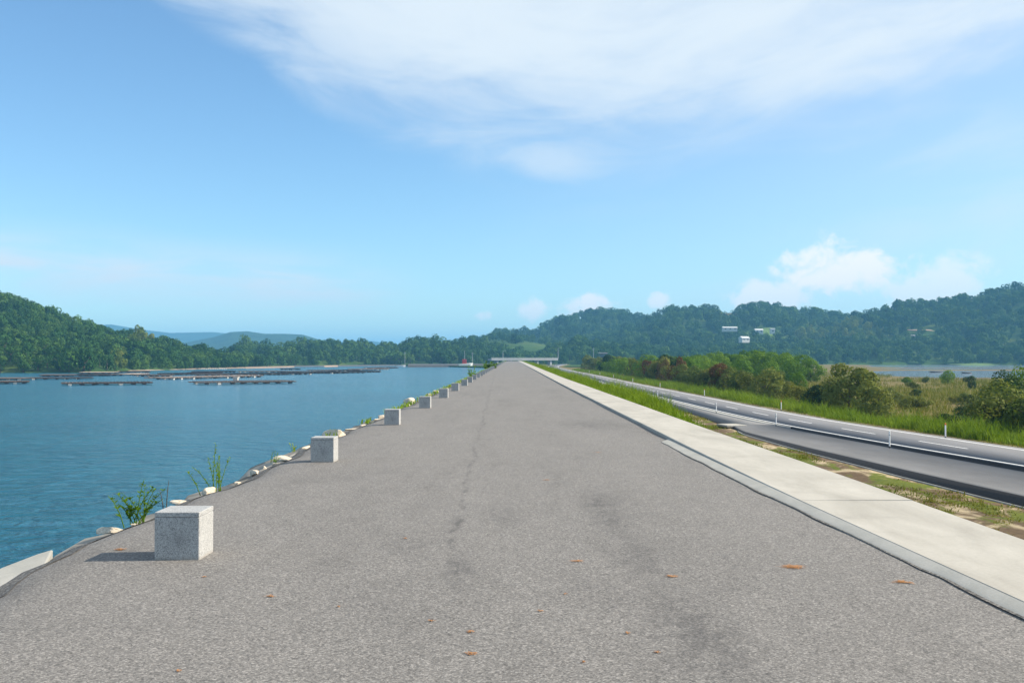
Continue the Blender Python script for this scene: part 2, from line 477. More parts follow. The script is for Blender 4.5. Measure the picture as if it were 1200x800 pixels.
leafmat('red_leaf', (.09, .045, .016), (.13, .065, .025), (.15, .11, .035), .25)
leafmat('yellow_leaf', (.10, .12, .02), (.155, .165, .028), (.22, .22, .04), .25)
leafmat('verge_grass', (.085, .15, .010), (.145, .22, .014), (.22, .29, .022), .3)
leafmat('straw_grass', (.085, .13, .014), (.155, .165, .026), (.26, .205, .055), .25)
leafmat('weed_leaf', (.09, .18, .012), (.16, .27, .018), (.30, .38, .03), .35)
plain('bark', (.10, .075, .05), .9, .3, 8, .1, .5)
plain('needle', (.42, .19, .06), .7, .3, 40)
plain('white_paint', (.74, .74, .72), .6, .08, 3)
plain('line_paint', (.68, .68, .67), .7, .14, 1.5)
plain('post_white', (.80, .80, .80), .4, .04, 8)
plain('orange_reflector', (.70, .17, .02), .35, .05, 8)
plain('dark_band', (.06, .06, .065), .6, .1, 8)
plain('raft_pole', (.085, .066, .058), .85, .35, .8)
plain('raft_pale', (.30, .24, .20), .85, .3, .8)
plain('foam', (.5, .48, .44), .8, .12, 2)
plain('black_float', (.025, .025, .028), .6, .2, 2)
plain('steel', (.42, .44, .46), .5, .1, 2)
plain('bridge_concrete', (.33, .34, .35), .8, .12, .3)
plain('roof_grey', (.25, .27, .30), .6, .1, .4)
plain('house_white', (.58, .58, .56), .7, .06, .5)
plain('window_dark', (.03, .04, .05), .2, .1, 1)
plain('red_paint', (.38, .03, .02), .5, .1, 2)
plain('boat_white', (.75, .75, .75), .4, .05, 2)
plain('wood_brown', (.28, .15, .07), .8, .2, 2)
plain('beach_sand', (.25, .19, .14), .95, .25, .3)
plain('bare_earth', (.36, .25, .17), .95, .2, .05)
plain('field_green', (.10, .17, .035), .95, .25, .08)
plain('quay_grey', (.09, .088, .085), .85, .25, .5)
plain('hill_paving', (.22, .23, .25), .85, .2, .1)

# ------------------------------------------------------------------ sea
SEA = -4.5
S = 16000
tag(link('sea', mesh_data('sea', [(-S, -2500, SEA), (S, -2500, SEA), (S, S, SEA), (-S, S, SEA)], [(0, 1, 2, 3)]), M['sea_water']), 'rippled blue green sea inlet beside the embankment', 'sea', kind='structure')

# ------------------------------------------------------------------ embankment, asphalt top
END = 640.0
def track(pxs, z, near, k=7):
    """a line on level ground, from points measured along it, as X(Y)"""
    w = np.array([gnd(x, y, z) for x, y in pxs]); w = w[np.argsort(w[:, 1])]
    def f(Y): return np.interp(Y, w[:, 1], w[:, 0])
    ys = np.concatenate([np.linspace(-30, 40, 141), np.geomspace(40.5, 1500, 200)])
    xs = f(ys)
    lo = ys < w[0, 1]; sl = near; xs[lo] = w[0, 0] + (ys[lo] - w[0, 1]) * sl
    xp = np.pad(xs, k, mode='edge'); sm = np.convolve(xp, np.ones(2 * k + 1) / (2 * k + 1), 'valid')
    sm[:8] = xs[:8]; sm[-8:] = xs[-8:]
    return lambda Y: np.interp(Y, ys, sm)
XL0 = track([(-60, 721), (0, 681), (52, 641), (107, 622), (150, 607), (300, 549), (405, 502.5), (487, 470), (550, 442.5), (592, 423.2)], 0, 0, 1)
XA = track([(1200, 722), (1033, 644), (860, 562.5), (770, 515)], 0, -.02)      # where the mortar fillet meets the asphalt
XC = track([(1200, 702), (1030, 629), (864, 552), (784.7, 513.2), (660, 451.2), (607.6, 423.2)], .04, -.012)
XO = track([(1200, 629.4), (1000, 560), (860, 513.6), (660, 442.4), (611.5, 423)], .05, 0.0)
def XL(Y): return XL0(Y)
def XLe(Y): return XL0(Y) + fbm(np.asarray(Y) * .8, 0 * np.asarray(Y), 5) * np.clip(.22, 0, 1)

ys = np.concatenate([np.arange(-14, 30, .35), np.geomspace(30.3, END, 150)])
cols = 26
V = np.zeros((len(ys), cols, 3))
for j in range(cols):
    u = j / (cols - 1)
    l = XLe(ys) + .02; r = XC(ys) + .03
    X = l + (r - l) * (u ** 1.25)
    d = X - l
    Z = -.085 * np.exp(-d / .16) + fbm(X * .5, ys * .3, 11) * .010 - .02 * ((u - .45) ** 2)
    V[:, j] = np.stack([X, ys, Z], -1)
asph = link('asphalt_track', mesh_data('asphalt_track', V.reshape(-1, 3), grid_faces(len(ys), cols), True), M['aged_asphalt'])
tag(asph, 'wide weathered grey asphalt track on top of the embankment', 'track', kind='structure')
ASP_L = np.stack([V[:, 0, 0], V[:, 0, 1], V[:, 0, 2]], -1)
# crumbled rim of the paving
rim_prof = [(.15, .057), (0, .004), (-.05, -.012), (-.13, -.04), (-.20, -.10)]
W = np.zeros((len(ys), 5, 3))
for j, (ox, oz) in enumerate(rim_prof):
    if j == 0:
        dd = np.clip(.11 + fbm(ys * 1.3, ys * 0, 3) * .16, .03, .26); W[:, 0] = ASP_L + np.stack([dd, 0 * ys, .085 - .085 * np.exp(-dd / .16) + .006], -1); continue
    W[:, j] = ASP_L + np.stack([ox + fbm(ys * 3.1, ys * 0 + j, 3) * .07 * (j > 1), 0 * ys, oz + fbm(ys * 4, ys * 0 + j, 8) * .04 * (j > 1)], -1)
tag(link('paving_rim', mesh_data('paving_rim', W.reshape(-1, 3), grid_faces(len(ys), 5)[:, ::-1], False), M['asphalt_edge']), 'dark crumbled seaward rim of the asphalt paving', 'rim', kind='structure')
# seaward rubble slope
prof = [(-.12, -.11), (-.5, -.26), (-1.1, -.62), (-2.4, -1.75), (-4.4, -3.1), (-6.4, -4.4), (-8.5, -5.8)]
W = np.zeros((len(ys), len(prof), 3))
for j, (ox, oz) in enumerate(prof):
    k = 0 if j == 0 else 1
    if j == 0: W[:, 0] = np.stack([XLe(ys) + .05, ys, 0 * ys - .115], -1); continue
    W[:, j] = np.stack([XL(ys) + ox + k * fbm(ys * .9, ys * 0 + j * 3.3, 21) * .35, ys, oz + k * fbm(ys * 1.1, ys * 0 + j * 2.1, 31) * .28 * np.clip(j * .4, 0, 1)], -1)
tag(link('rubble_slope', mesh_data('rubble_slope', W.reshape(-1, 3), grid_faces(len(ys), len(prof))[:, ::-1], True), M['rubble']), 'rubble armoured seaward slope of the embankment', 'slope', kind='structure')
# core of the embankment under the paving
cb = MB()
cb.add([(-3.3, -14, -.16), (3.3, -14, -.16), (9.5, -14, -4.9), (-8.5, -14, -5.8), (-3.3, END, -.16), (3.3, END, -.16), (9.5, END, -4.9), (-8.5, END, -5.8)],
       [(0, 1, 2, 3), (7, 6, 5, 4), (0, 4, 5, 1), (1, 5, 6, 2), (3, 7, 4, 0)])
tag(cb.build('embankment', M['rubble']), 'earth and rubble body of the long embankment', 'embankment', kind='structure')

# pale concrete coping left at the seaward edge
cp = MB()
P = [tuple(gnd(x, y, -.12)[:2]) for x, y in ((62, 643), (40, 690), (-30, 760), (-70, 712), (0, 665), (42, 649))]
cp.prism(P, -.6, -.12)
cop = cp.build('concrete_coping', M['mortar'])
bv = cop.modifiers.new('b', 'BEVEL'); bv.width = .015; bv.segments = 2
tag(cop, 'broken pale concrete coping slab along the asphalt edge above the water', 'coping')

# ------------------------------------------------------------------ raised concrete walk
wy = np.concatenate([[-14.], np.arange(-8.6, END, 9.82)])
bed = MB()
yb = np.concatenate([np.arange(-14, 30, 2.), np.geomspace(31, END, 60)])
bv_ = np.zeros((len(yb), 4, 3))
for j, (fx, oz) in enumerate(((XC, -.3), (XC, .022), (XO, .022), (XO, -.3))):
    bv_[:, j] = np.stack([fx(yb) + (.03 if j < 2 else -.03), yb, 0 * yb + oz], -1)
walk = link('walkway', mesh_data('walkway', bv_.reshape(-1, 3), grid_faces(len(yb), 4)), M['mortar'])
tag(walk, 'raised pale concrete walkway along the landward side of the track', 'walkway', kind='structure')
for k in range(len(wy) - 1):
    a, b2 = wy[k] + .003, wy[k + 1] - .003
    n = 6 if k < 6 else 3
    yy = np.linspace(a, b2, n); v = []; f = []
    dh = rng.normal(0, .0012); tl = rng.normal(0, .002)
    for i, y in enumerate(yy):
        h = float(np.interp(y, [10, 22], [.036, .06])) + dh
        l, r = XC(y), XO(y)
        v += [(l, y, -.2), (l, y, h - .012), (l + .012, y, h), (r - .012, y, h + tl), (r, y, h - .012 + tl), (r, y, -.35)]
    for i in range(n - 1):
        for j in range(5): f.append((i * 6 + j, i * 6 + j + 1, (i + 1) * 6 + j + 1, (i + 1) * 6 + j))
    f += [(0, 1, 2, 3, 4, 5), tuple((n - 1) * 6 + q for q in (5, 4, 3, 2, 1, 0))]
    me = MB().add(v, f).data('slab')
    link('slab', me, M['walk_concrete'], walk)
# mortar fillet that ramps the asphalt up to the walk
yf = np.concatenate([np.arange(-14, 19.6, .3), [19.7]])
v = []; nf = 6
for y in yf:
    l = float(XA(y)) + float(fbm(y * 1.7, 0, 9)) * .035; r = float(XC(y)) - .004
    top = float(np.interp(y, [-14, 11.5, 13, 19.7], [.036, .035, .03, .018]))
    if y > 19.2: l = l + (y - 19.2) * .35
    for j in range(nf):
        u = j / (nf - 1)
        zz = .004 + (top - .004) * (u ** .8)
        v.append((l + (r - l) * u, y, zz))
    v.append((r, y, -.1)); v.append((l, y, -.06))
f = []
w_ = nf + 2
for i in range(len(yf) - 1):
    for j in range(w_): f.append((i * w_ + j, i * w_ + (j + 1) % w_, (i + 1) * w_ + (j + 1) % w_, (i + 1) * w_ + j))
f += [tuple(range(w_)), tuple((len(yf) - 1) * w_ + q for q in range(w_))[::-1]]
fil = MB().add(v, f).build('mortar_fillet', M['mortar'])
tag(fil, 'grey mortar wedge ramping from the asphalt up to the concrete walkway', 'ramp', kind='structure')
# thin dark seam where paving meets the mortar
v = []
for y in yf[:-3]:
    l = float(XA(y)) + float(fbm(y * 1.7, 0, 9)) * .035
    k = .004 + .04 * max(0, float(fbm(y * .9, 3, 4)) + .25) * (1 if y < 12.5 else .35)
    v += [(l - k, y, .0065), (l + .006, y, .0085)]
f = [(2 * i, 2 * i + 1, 2 * i + 3, 2 * i + 2) for i in range(len(yf) - 4)]
tag(MB().add(v, f).build('dark_seam', M['asphalt_edge']), 'dark ragged seam between asphalt and mortar wedge', 'seam', kind='structure')

# ------------------------------------------------------------------ road below
ZR = -3.4
ZS = lambda y: np.interp(y, [-30, 34, 40, 50, 62, 76, 90, 3000], [-4.15, -4.02, -3.97, -3.86, -3.76, -3.64, -3.6, -3.6])
near_px = [(1200, 545.5), (1044, 520), (909, 496), (840, 481), (793.3, 469.6), (740, 456.9), (705, 447.6), (680, 439.5), (659, 434.2), (641, 430.3), (645, 428.2), (655, 426.6)]
far_px = [(1200, 527.7), (1106.7, 513.3), (1040, 503.7), (960, 491.1), (909, 482), (825, 465.2), (773, 455.2), (741, 448.7), (702.7, 440.4), (678, 435.8), (652, 430.3), (655, 428.2), (668, 426.4)]
XN = track(near_px, ZR, -.125); XF = track(far_px, ZR, -.125)
yr = np.concatenate([np.arange(-30, 80, 2.), np.geomspace(81, 1300, 120)])
def strip(fa, fb, z, y=yr, n=2):
    v = np.zeros((len(y), n, 3))
    for j in range(n):
        u = j / (n - 1); v[:, j] = np.stack([fa(y) * (1 - u) + fb(y) * u, y, np.broadcast_to(z, y.shape)], -1)
    return v.reshape(-1, 3), grid_faces(len(y), n)
def solid_strip(fa, fb, z, dz, y):
    n = len(y); v = []
    z = np.asarray(z)
    for fx, zz in ((fa, z - dz), (fa, z), (fb, z), (fb, z - dz)): v.append(np.stack([fx(y), y, np.broadcast_to(zz, y.shape)], -1))
    v = np.stack(v, 1).reshape(-1, 3)
    return v, grid_faces(n, 4)
v, f = solid_strip(lambda y: XN(y) - .32, lambda y: XF(y) + .75, ZR, .35, yr)
road = link('road', mesh_data('road', v, f), M['road_asphalt'])
tag(road, 'two lane grey asphalt road curving along the foot of the embankment', 'road', kind='structure')
for fx, nm in ((XN, 'near'), (XF, 'far')):
    v, f = strip(lambda y: fx(y) - .10, lambda y: fx(y) + .10, ZR + .005)
    link('edge_line', mesh_data('edge_line', v, f), M['line_paint'], road)
cen = lambda y: (XN(y) + XF(y)) / 2 + .05
y0 = gnd(1061, 515.3, ZR)[1] - 11.0 * 8
yy0 = y0
while yy0 < 520:
    y = np.linspace(yy0 - 5.2, yy0, 5)
    v, f = strip(lambda q: cen(q) - .075, lambda q: cen(q) + .075, ZR + .005, y)
    link('lane_dash', mesh_data('lane_dash', v, f), M['line_paint'], road)
    yy0 += 10.9
# shoulder (level) and access ramp (falling away towards the near end)
def XS(y): return np.interp(y, [-30, 37, 46, 58, 70, 80, 90, 110, 140, 190, 300, 1300], [27.5, 19.7, 18.6, 17.35, 16.6, 16.9, 17.1, 17.3, 17.4, 17.4, 18.2, 0]) 
ysh = np.concatenate([np.arange(76, 130, 1.), np.geomspace(131, 300, 30)])
v, f = solid_strip(XS, lambda y: XN(y) - .33, ZR - .02, .3, ysh)
shd = link('road_shoulder', mesh_data('road_shoulder', v, f), M['ramp_asphalt'])
tag(shd, 'grey paved shoulder between the road line and the dry soil strip', 'shoulder', kind='structure')
# pale concrete gutter strip beside the white line
yg = np.arange(73, 200, 1.)
v, f = solid_strip(lambda y: XN(y) - .33 - np.clip((y - 72) * .1, .05, .75) * np.clip((200 - y) / 60, 0, 1), lambda y: XN(y) - .331, ZR - .01, .2, yg)
tag(link('gutter_strip', mesh_data('gutter_strip', v, f), M['mortar']), 'pale concrete gutter strip beside the near white road line', 'gutter', kind='structure')
yrp = np.append(np.arange(-30, 75.5, 1.5), 76.0)
zramp = ZR - .02 - np.clip((76 - yrp) * .04, 0, .13) - np.clip((60 - yrp) * .003, 0, .2)
v = np.zeros((len(yrp), 5, 3))
rin = XN(yrp) - .33
v[:, 0] = np.stack([XS(yrp) - np.clip((76 - yrp) * .05, .05, .42), yrp, ZS(yrp) - .02], -1)
v[:, 1] = np.stack([XS(yrp), yrp, zramp - .02], -1)
v[:, 2] = np.stack([XS(yrp) + .25, yrp, zramp], -1)
v[:, 3] = np.stack([rin - .12 * np.clip((76 - yrp) / 10, .02, 1), yrp, zramp], -1)
v[:, 4] = np.stack([rin + .012, yrp, 0 * yrp + ZR - .004], -1)
me = mesh_data('access_ramp', v.reshape(-1, 3), grid_faces(len(yrp), 5)); 
ramp = link('access_ramp', me, M['ramp_asphalt']); me.materials.append(M['shaded_asphalt'])
mi = np.zeros((len(yrp) - 1, 4), dtype=np.int32); mi[:, 0] = 1; mi[:, 3] = 1  # outer slope and inner step face take the painted-shade colour
me.polygons.foreach_set('material_index', mi.ravel())
tag(ramp, 'asphalt access ramp sinking below the road with shade painted black on its sides', 'ramp', kind='structure')
# drain edge at the foot of the black slope
v, f = solid_strip(lambda y: XS(y) - np.clip((76 - y) * .05, .05, .42) - .10, lambda y: XS(y) - np.clip((76 - y) * .05, .05, .42) - .03, ZS(np.arange(-30, 74, 2.)) + .05, .3, np.arange(-30, 74, 2.))
tag(link('drain_edge', mesh_data('drain_edge', v, f), M['mortar']), 'thin concrete drain edge along the foot of the black slope', 'kerb', kind='structure')
# cover slab of the culvert
q = gnd(858, 498, -3.46)
cv = MB().box(-.85, .75, -1.0, 1.0, -.10, .06, .03).box(-.7, .6, -.85, .85, -.6, -.101)
tag(cv.build('culvert_slab', M['walk_concrete'], loc=q, rz=.2), 'small pale concrete culvert slab at the head of the access ramp', 'culvert')

# ------------------------------------------------------------------ land on the right
yl = np.concatenate([np.arange(-30, 60, 2.), np.geomspace(61, 3200, 150)])
def marsh_z(X, Y):
    base = -4.08 + fbm(X * .05, Y * .05, 41) * .22 + fbm(X * .35, Y * .35, 42) * .12
    wob = fbm(X * .006, Y * .004, 44, 3) * 60
    def band(c, w): return np.exp(-((Y + wob - c) / w) ** 4)
    chan = band(430, 88) + .98 * band(850, 190) + .6 * band(590, 26)
    gate = 1 / (1 + np.exp(-(X / np.maximum(Y, 1) - .375) / .012)) 
    mud = np.exp(-((Y + wob * .6 - 310) / 45) ** 4) * gate
    z = base - np.clip(chan, 0, 1) * gate * 1.5 - mud * .34
    z = z - np.exp(-((Y + wob * .5 - 230 - (X - 80) * .3) / 6) ** 2) * gate * .22
    return z
colsx = []
def lc(X, Z): colsx.append(np.stack([X, yl, Z], -1))
SW = lambda y: np.interp(y, [24, 40], [.22, 1.3])
o = XO(yl); nz = fbm(yl * .3, yl * 0, 2) * .08
lc(o - .4, 0 * yl - .6); lc(o - .02, 0 * yl - .02 - .03); lc(o + SW(yl), -.14 + nz * np.clip(yl / 40, .2, 1))
lc(o + 3.2, -1.9 + nz); lc(o + 6.6, ZS(yl) - .02)
e0 = np.minimum(XS(yl) - np.where(yl < 76, np.clip((76 - yl) * .05, .05, .42), 0), XN(yl) - .4)
e0 = np.where(yl > 300, XN(yl) - .4, e0)
def e0_at(y): return np.interp(y, yl, e0)
for u in (.2, .4, .6, .8):
    X = (o + 6.6) * (1 - u) + (e0 - .02) * u; lc(X, ZS(yl) + fbm(X * .6, yl * .5, 55) * .08)
lc(e0 - .02, ZS(yl)); lc(e0 + .3, np.minimum(ZS(yl) - .3, ZR - .3 + 0 * yl)); lc(XF(yl) + .4, 0 * yl + ZR - .3)
lc(XF(yl) + .76, 0 * yl + ZR - .03); lc(XF(yl) + 2.0, ZR - .10 + nz); lc(XF(yl) + 5, 0 * yl - 3.85 + nz)
bx = XF(yl) + 5
for w_ in np.concatenate([np.arange(3, 60, 4.), np.geomspace(64, 4500, 46)]):
    X = bx + w_; lc(X, marsh_z(X, yl))
L = np.stack(colsx, 1)
land = link('ground', mesh_data('ground', L.reshape(-1, 3), grid_faces(len(yl), L.shape[1]), True), M['marsh_ground'])
tag(land, 'low marshy ground of soil, straw grass and mud behind the road', 'ground', kind='structure')

# ------------------------------------------------------------------ hills
def hill(label, ridge, shore, D0, D1, treeh, material='hill_ground', step=7, nv=12, back=1.5, bump=.05, seed=0, z0=-4.9, shape=.85):
    """ridge: skyline points seen from the road, shore: foot distances; returns a surface sampler"""
    rx = np.array([r[0] for r in ridge], float); ry = np.array([r[1] for r in ridge], float)
    xs = np.arange(rx[0], rx[-1] + .1, step)
    yr_ = np.interp(xs, rx, ry)
    d0 = np.interp(xs, [q[0] for q in D0], [q[1] for q in D0]); d1 = np.interp(xs, [q[0] for q in D1], [q[1] for q in D1])
    zr = np.array([at(x, y, d)[2] for x, y, d in zip(xs, yr_, d1)]) - treeh
    zr = np.maximum(zr, z0 + 1.0)
    vs = np.concatenate([np.linspace(0, 1, nv), np.linspace(1.15, 1 + back, 5)])
    V = np.zeros((len(vs), len(xs), 3))
    def surf(xi, v):
        dd0 = np.interp(xi, xs, d0); dd1 = np.interp(xi, xs, d1); z1 = np.interp(xi, xs, zr)
        D = dd0 + (dd1 - dd0) * v
        X = D * (xi - 598) / F
        vv = np.clip(v, 0, 1)
        gz = vv ** shape
        gz = np.where(v > 1, np.cos(np.clip((v - 1) / back, 0, 1) * math.pi / 2) ** 1.3, gz)
        amp = (z1 - z0) * np.sin(np.clip(vv, 0, 1) * math.pi)
        Z = z0 + (z1 - z0) * gz + amp * bump * 4 * fbm(X / (45 + (dd1 - dd0) * .12), D / (45 + (dd1 - dd0) * .12), 60 + seed, 3)
        return np.stack([X, D, Z], -1)
    for i, v in enumerate(vs): V[i] = surf(xs, np.full(len(xs), v))
    me = mesh_data('hill', V.reshape(-1, 3), grid_faces(len(vs), len(xs)), True)
    o = link('hill', me, M[material]); tag(o, label, 'hill', kind='structure')
    return surf

P0 = lambda *a: [tuple(q) for q in a]
LH = hill('steep green hill rising from the sea behind the oyster rafts',
          P0((-420, 318), (-250, 326), (-100, 332), (0, 343), (30, 352), (60, 364), (100, 378), (130, 387), (160, 389), (185, 394), (200, 402), (225, 407), (250, 413), (275, 418), (305, 424)), None,
          P0((-420, 330), (0, 425), (100, 425), (170, 500), (230, 560), (305, 640)), P0((-420, 560), (0, 640), (100, 640), (200, 670), (305, 760)), 5.0, seed=1)
MH = hill('low wooded headland behind the far oyster rafts',
          P0((238, 418), (262, 413), (275, 405), (288, 400), (300, 404), (330, 404), (352, 401), (372, 397), (385, 396), (400, 399), (415, 398), (430, 401), (445, 404), (460, 405), (480, 403), (500, 412), (520, 420)), None,
          P0((238, 640), (330, 735), (420, 850), (520, 900)), P0((238, 820), (330, 960), (420, 1000), (520, 1100)), 7.5, seed=2)
DH = hill('dark wooded knoll behind the far stone quay',
          P0((452, 418), (465, 410), (475, 402), (485, 398), (500, 397), (515, 396), (530, 400), (545, 400), (560, 399), (580, 404), (600, 410), (625, 418)), None,
          P0((452, 860), (540, 860), (625, 900)), P0((452, 1000), (540, 1040), (625, 1080)), 8.5, seed=3)
GH = hill('pale green terraced slope beyond the end of the embankment',
          P0((520, 404), (545, 401), (565, 397), (580, 396), (600, 396), (620, 398), (645, 402), (670, 408), (700, 415)), None,
          P0((520, 900), (700, 900)), P0((520, 1250), (700, 1250)), 2.0, seed=4)
AH = hill('high wooded hill behind the bridge',
          P0((530, 408), (560, 396), (585, 388), (600, 386), (612, 385), (628, 387), (640, 379), (655, 372), (680, 366), (705, 363), (725, 363), (745, 369), (765, 372), (790, 378), (830, 392), (870, 402)), None,
          P0((530, 1300), (870, 1250)), P0((530, 1650), (870, 1700)), 10, seed=5)
BH = hill('dark wooded middle hill with pale clearings at its foot',
          P0((640, 410), (665, 403), (690, 394), (720, 386), (745, 377), (765, 368), (785, 362), (800, 360), (815, 359), (832, 358), (850, 361), (865, 360), (875, 356), (890, 353), (910, 356), (935, 360), (960, 362), (985, 366), (1010, 370), (1040, 378), (1080, 392)), None,
          P0((640, 1050), (1080, 1050)), P0((640, 1430), (850, 1450), (1080, 1500)), 9.5, seed=6)
CH = hill('tall wooded hill above the tidal marsh',
          P0((950, 398), (975, 382), (1000, 369), (1020, 364), (1040, 361), (1055, 353), (1075, 353), (1095, 351), (1115, 350), (1127, 347), (1150, 342), (1175, 339), (1200, 334), (1250, 326), (1330, 318), (1450, 312), (1600, 316)), None,
          P0((950, 1010), (1100, 1000), (1600, 900)), P0((950, 1330), (1200, 1330), (1600, 1200)), 9, seed=7)
EH = hill('low tree covered rise along the back of the marsh',
          P0((610, 421), (630, 413), (650, 405), (680, 397), (700, 401), (740, 404), (780, 406), (850, 405), (900, 401), (950, 404), (1000, 404), (1050, 400), (1100, 403), (1150, 403), (1250, 400), (1400, 398), (1600, 400)), None,
          P0((610, 880), (700, 880), (950, 920), (1100, 980), (1250, 900), (1600, 800)), P0((610, 1010), (950, 1050), (1600, 950)), 7.5, seed=8)
hill('blue distant island hill across the bay',
     P0((170, 410), (205, 404), (225, 400), (250, 395), (270, 389), (290, 388), (310, 391), (335, 391), (355, 392), (375, 398), (410, 406), (440, 412)), None,
     P0((170, 2500), (440, 2500)), P0((170, 3100), (440, 3100)), 0, 'far_wood', step=4, bump=.03, seed=9)
hill('faint mountain ridge far beyond the bay',
     P0((-300, 395), (-100, 386), (60, 384), (130, 380), (165, 386), (200, 390), (250, 389), (300, 394), (390, 402), (430, 399), (470, 404), (540, 408), (620, 404)), None,
     P0((-300, 4300), (620, 4300)), P0((-300, 4900), (620, 4900)), 0, 'far_wood', step=10, bump=.02, seed=10)

# ------------------------------------------------------------------ foliage builders
def crown_geo(seed, lobes, leaves, ls, shape=(1, 1, .85), lobe_r=(.24, .38), cz=.5, cone=0.):
    r = np.random.default_rng(seed)
    c = r.normal(size=(lobes, 3)); c /= np.linalg.norm(c, axis=1)[:, None]; c *= (r.random((lobes, 1)) ** .5) * .52
    c[:, 2] = c[:, 2] * .9
    rad = r.uniform(*lobe_r, lobes)
    if cone: rad *= 1 - cone * (c[:, 2] + .5)
    pts = []; nrm = []
    per = int(leaves * 2.2 / lobes)
    for i in range(lobes):
        d = r.normal(size=(per, 3)); d /= np.linalg.norm(d, axis=1)[:, None]
        d = d[d[:, 2] > -.75]
        p_ = c[i] + d * rad[i] * (1 + r.normal(0, .10, (len(d), 1)))
        keep = np.ones(len(p_), bool)
        for j in range(lobes):
            if j != i: keep &= np.linalg.norm(p_ - c[j], axis=1) > rad[j] * .86
        pts.append(p_[keep]); nrm.append(d[keep])
    p_ = np.concatenate(pts); n_ = np.concatenate(nrm)
    if len(p_) > leaves:
        k = r.choice(len(p_), leaves, replace=False); p_ = p_[k]; n_ = n_[k]
    n_ = n_ + r.normal(0, .30, n_.shape); n_ /= np.linalg.norm(n_, axis=1)[:, None]
    a = np.cross(n_, r.normal(size=n_.shape)); a /= np.linalg.norm(a, axis=1)[:, None]; b_ = np.cross(n_, a)
    s = ls * r.uniform(.55, 1.45, (len(p_), 1)); w = s * r.uniform(.45, .8, s.shape)
    q = np.stack([p_ - a * s, p_ - b_ * w + a * s * .1, p_ + a * s, p_ + b_ * w - a * s * .15], 1)
    q[:, 1] += n_ * s * .18; q[:, 3] += n_ * s * .18
    q = q.reshape(-1, 3)
    q[:, 2] -= q[:, 2].min() if cz is None else 0
    q = q * np.array(shape) 
    zmin, zmax = q[:, 2].min(), q[:, 2].max()
    return q, np.arange(len(q)).reshape(-1, 4), zmin, zmax
def crown_mesh(name, seed, lobes, leaves, ls, height, width, base=.12, **k):
    q, f, z0, z1 = crown_geo(seed, lobes, leaves, ls, **k)
    q[:, 2] = base * height + (q[:, 2] - z0) / (z1 - z0) * height * (1 - base)
    w = max(np.ptp(q[:, 0]), np.ptp(q[:, 1])); q[:, :2] *= width / w
    return mesh_data(name, q, f)
def trunk_mesh(seed, h, r0, limbs=4, spread=.3):
    r = random.Random(seed); m = MB()
    top = h * .62
    m.tube([(0, 0, -.03 * h), (r.uniform(-.02, .02) * h, 0, h * .2), (r.uniform(-.04, .04) * h, r.uniform(-.04, .04) * h, h * .42), (0, 0, top)], [r0 * 1.25, r0, r0 * .75, r0 * .3], 6)
    for i in range(limbs):
        a = 2 * math.pi * (i + r.random() * .6) / limbs; zb = h * r.uniform(.18, .42); l = h * spread * r.uniform(.8, 1.2)
        m.tube([(0, 0, zb), (math.cos(a) * l * .5, math.sin(a) * l * .5, zb + h * .16), (math.cos(a) * l, math.sin(a) * l, zb + h * .34)], [r0 * .5, r0 * .35, r0 * .12], 5)
    return m.data('trunk')

# unit-size woodland trees: height 1, width ~.95
WOOD = [(crown_mesh('crown', 100 + i, 11 + i % 4, 520, .085, 1.0, (.95, 1.1, .82, 1.0, .9, 1.05)[i], .06, lobe_r=((.22, .36), (.2, .32), (.26, .4))[i % 3]), trunk_mesh(200 + i, 1, .035, 3)) for i in range(6)]
BAMB = [(crown_mesh('crown', 140 + i, 13, 520, .07, 1.0, .7, .05, lobe_r=(.16, .26)), trunk_mesh(240 + i, 1, .03, 3)) for i in range(2)]
for a, b_ in WOOD: a.materials.append(M['wood_leaf']); b_.materials.append(M['bark'])
for a, b_ in BAMB: a.materials.append(M['bamboo_leaf']); b_.materials.append(M['bark'])
proto_obj = {}

def wood_tree(kindlist, k, p_, h, rz, label, group):
    cm, tm = kindlist[k]
    o = empty('broadleaf_tree', p_, rz, (h * random.uniform(.9, 1.15), h * random.uniform(.9, 1.15), h))
    tag(o, label, 'tree', group)
    tr_ = link('trunk', tm, None, o); cr = link('crown', cm, None, o)
    proto_obj.setdefault(cm.name, cr)
    return o

def scatter_pts(surf, x0, x1, n, v0, v1, mind, seed, mask=None):
    r = np.random.default_rng(seed); out = []; cell = {}
    xi = r.uniform(x0, x1, n); v = v0 + (v1 - v0) * r.random(n)
    P = surf(xi, v)
    for q, a, b_ in zip(P, xi, v):
        if q[2] < SEA - .05: continue
        if mask is not None and not mask(a, b_, q): continue
        key = (int(q[0] // mind), int(q[1] // mind)); ok = True
        for i in (-1, 0, 1):
            for j in (-1, 0, 1):
                for s_ in cell.get((key[0] + i, key[1] + j), ()):
                    if (s_[0] - q[0]) ** 2 + (s_[1] - q[1]) ** 2 < mind * mind: ok = False; break
        if ok: cell.setdefault(key, []).append(q); out.append(q)
    return np.array(out)

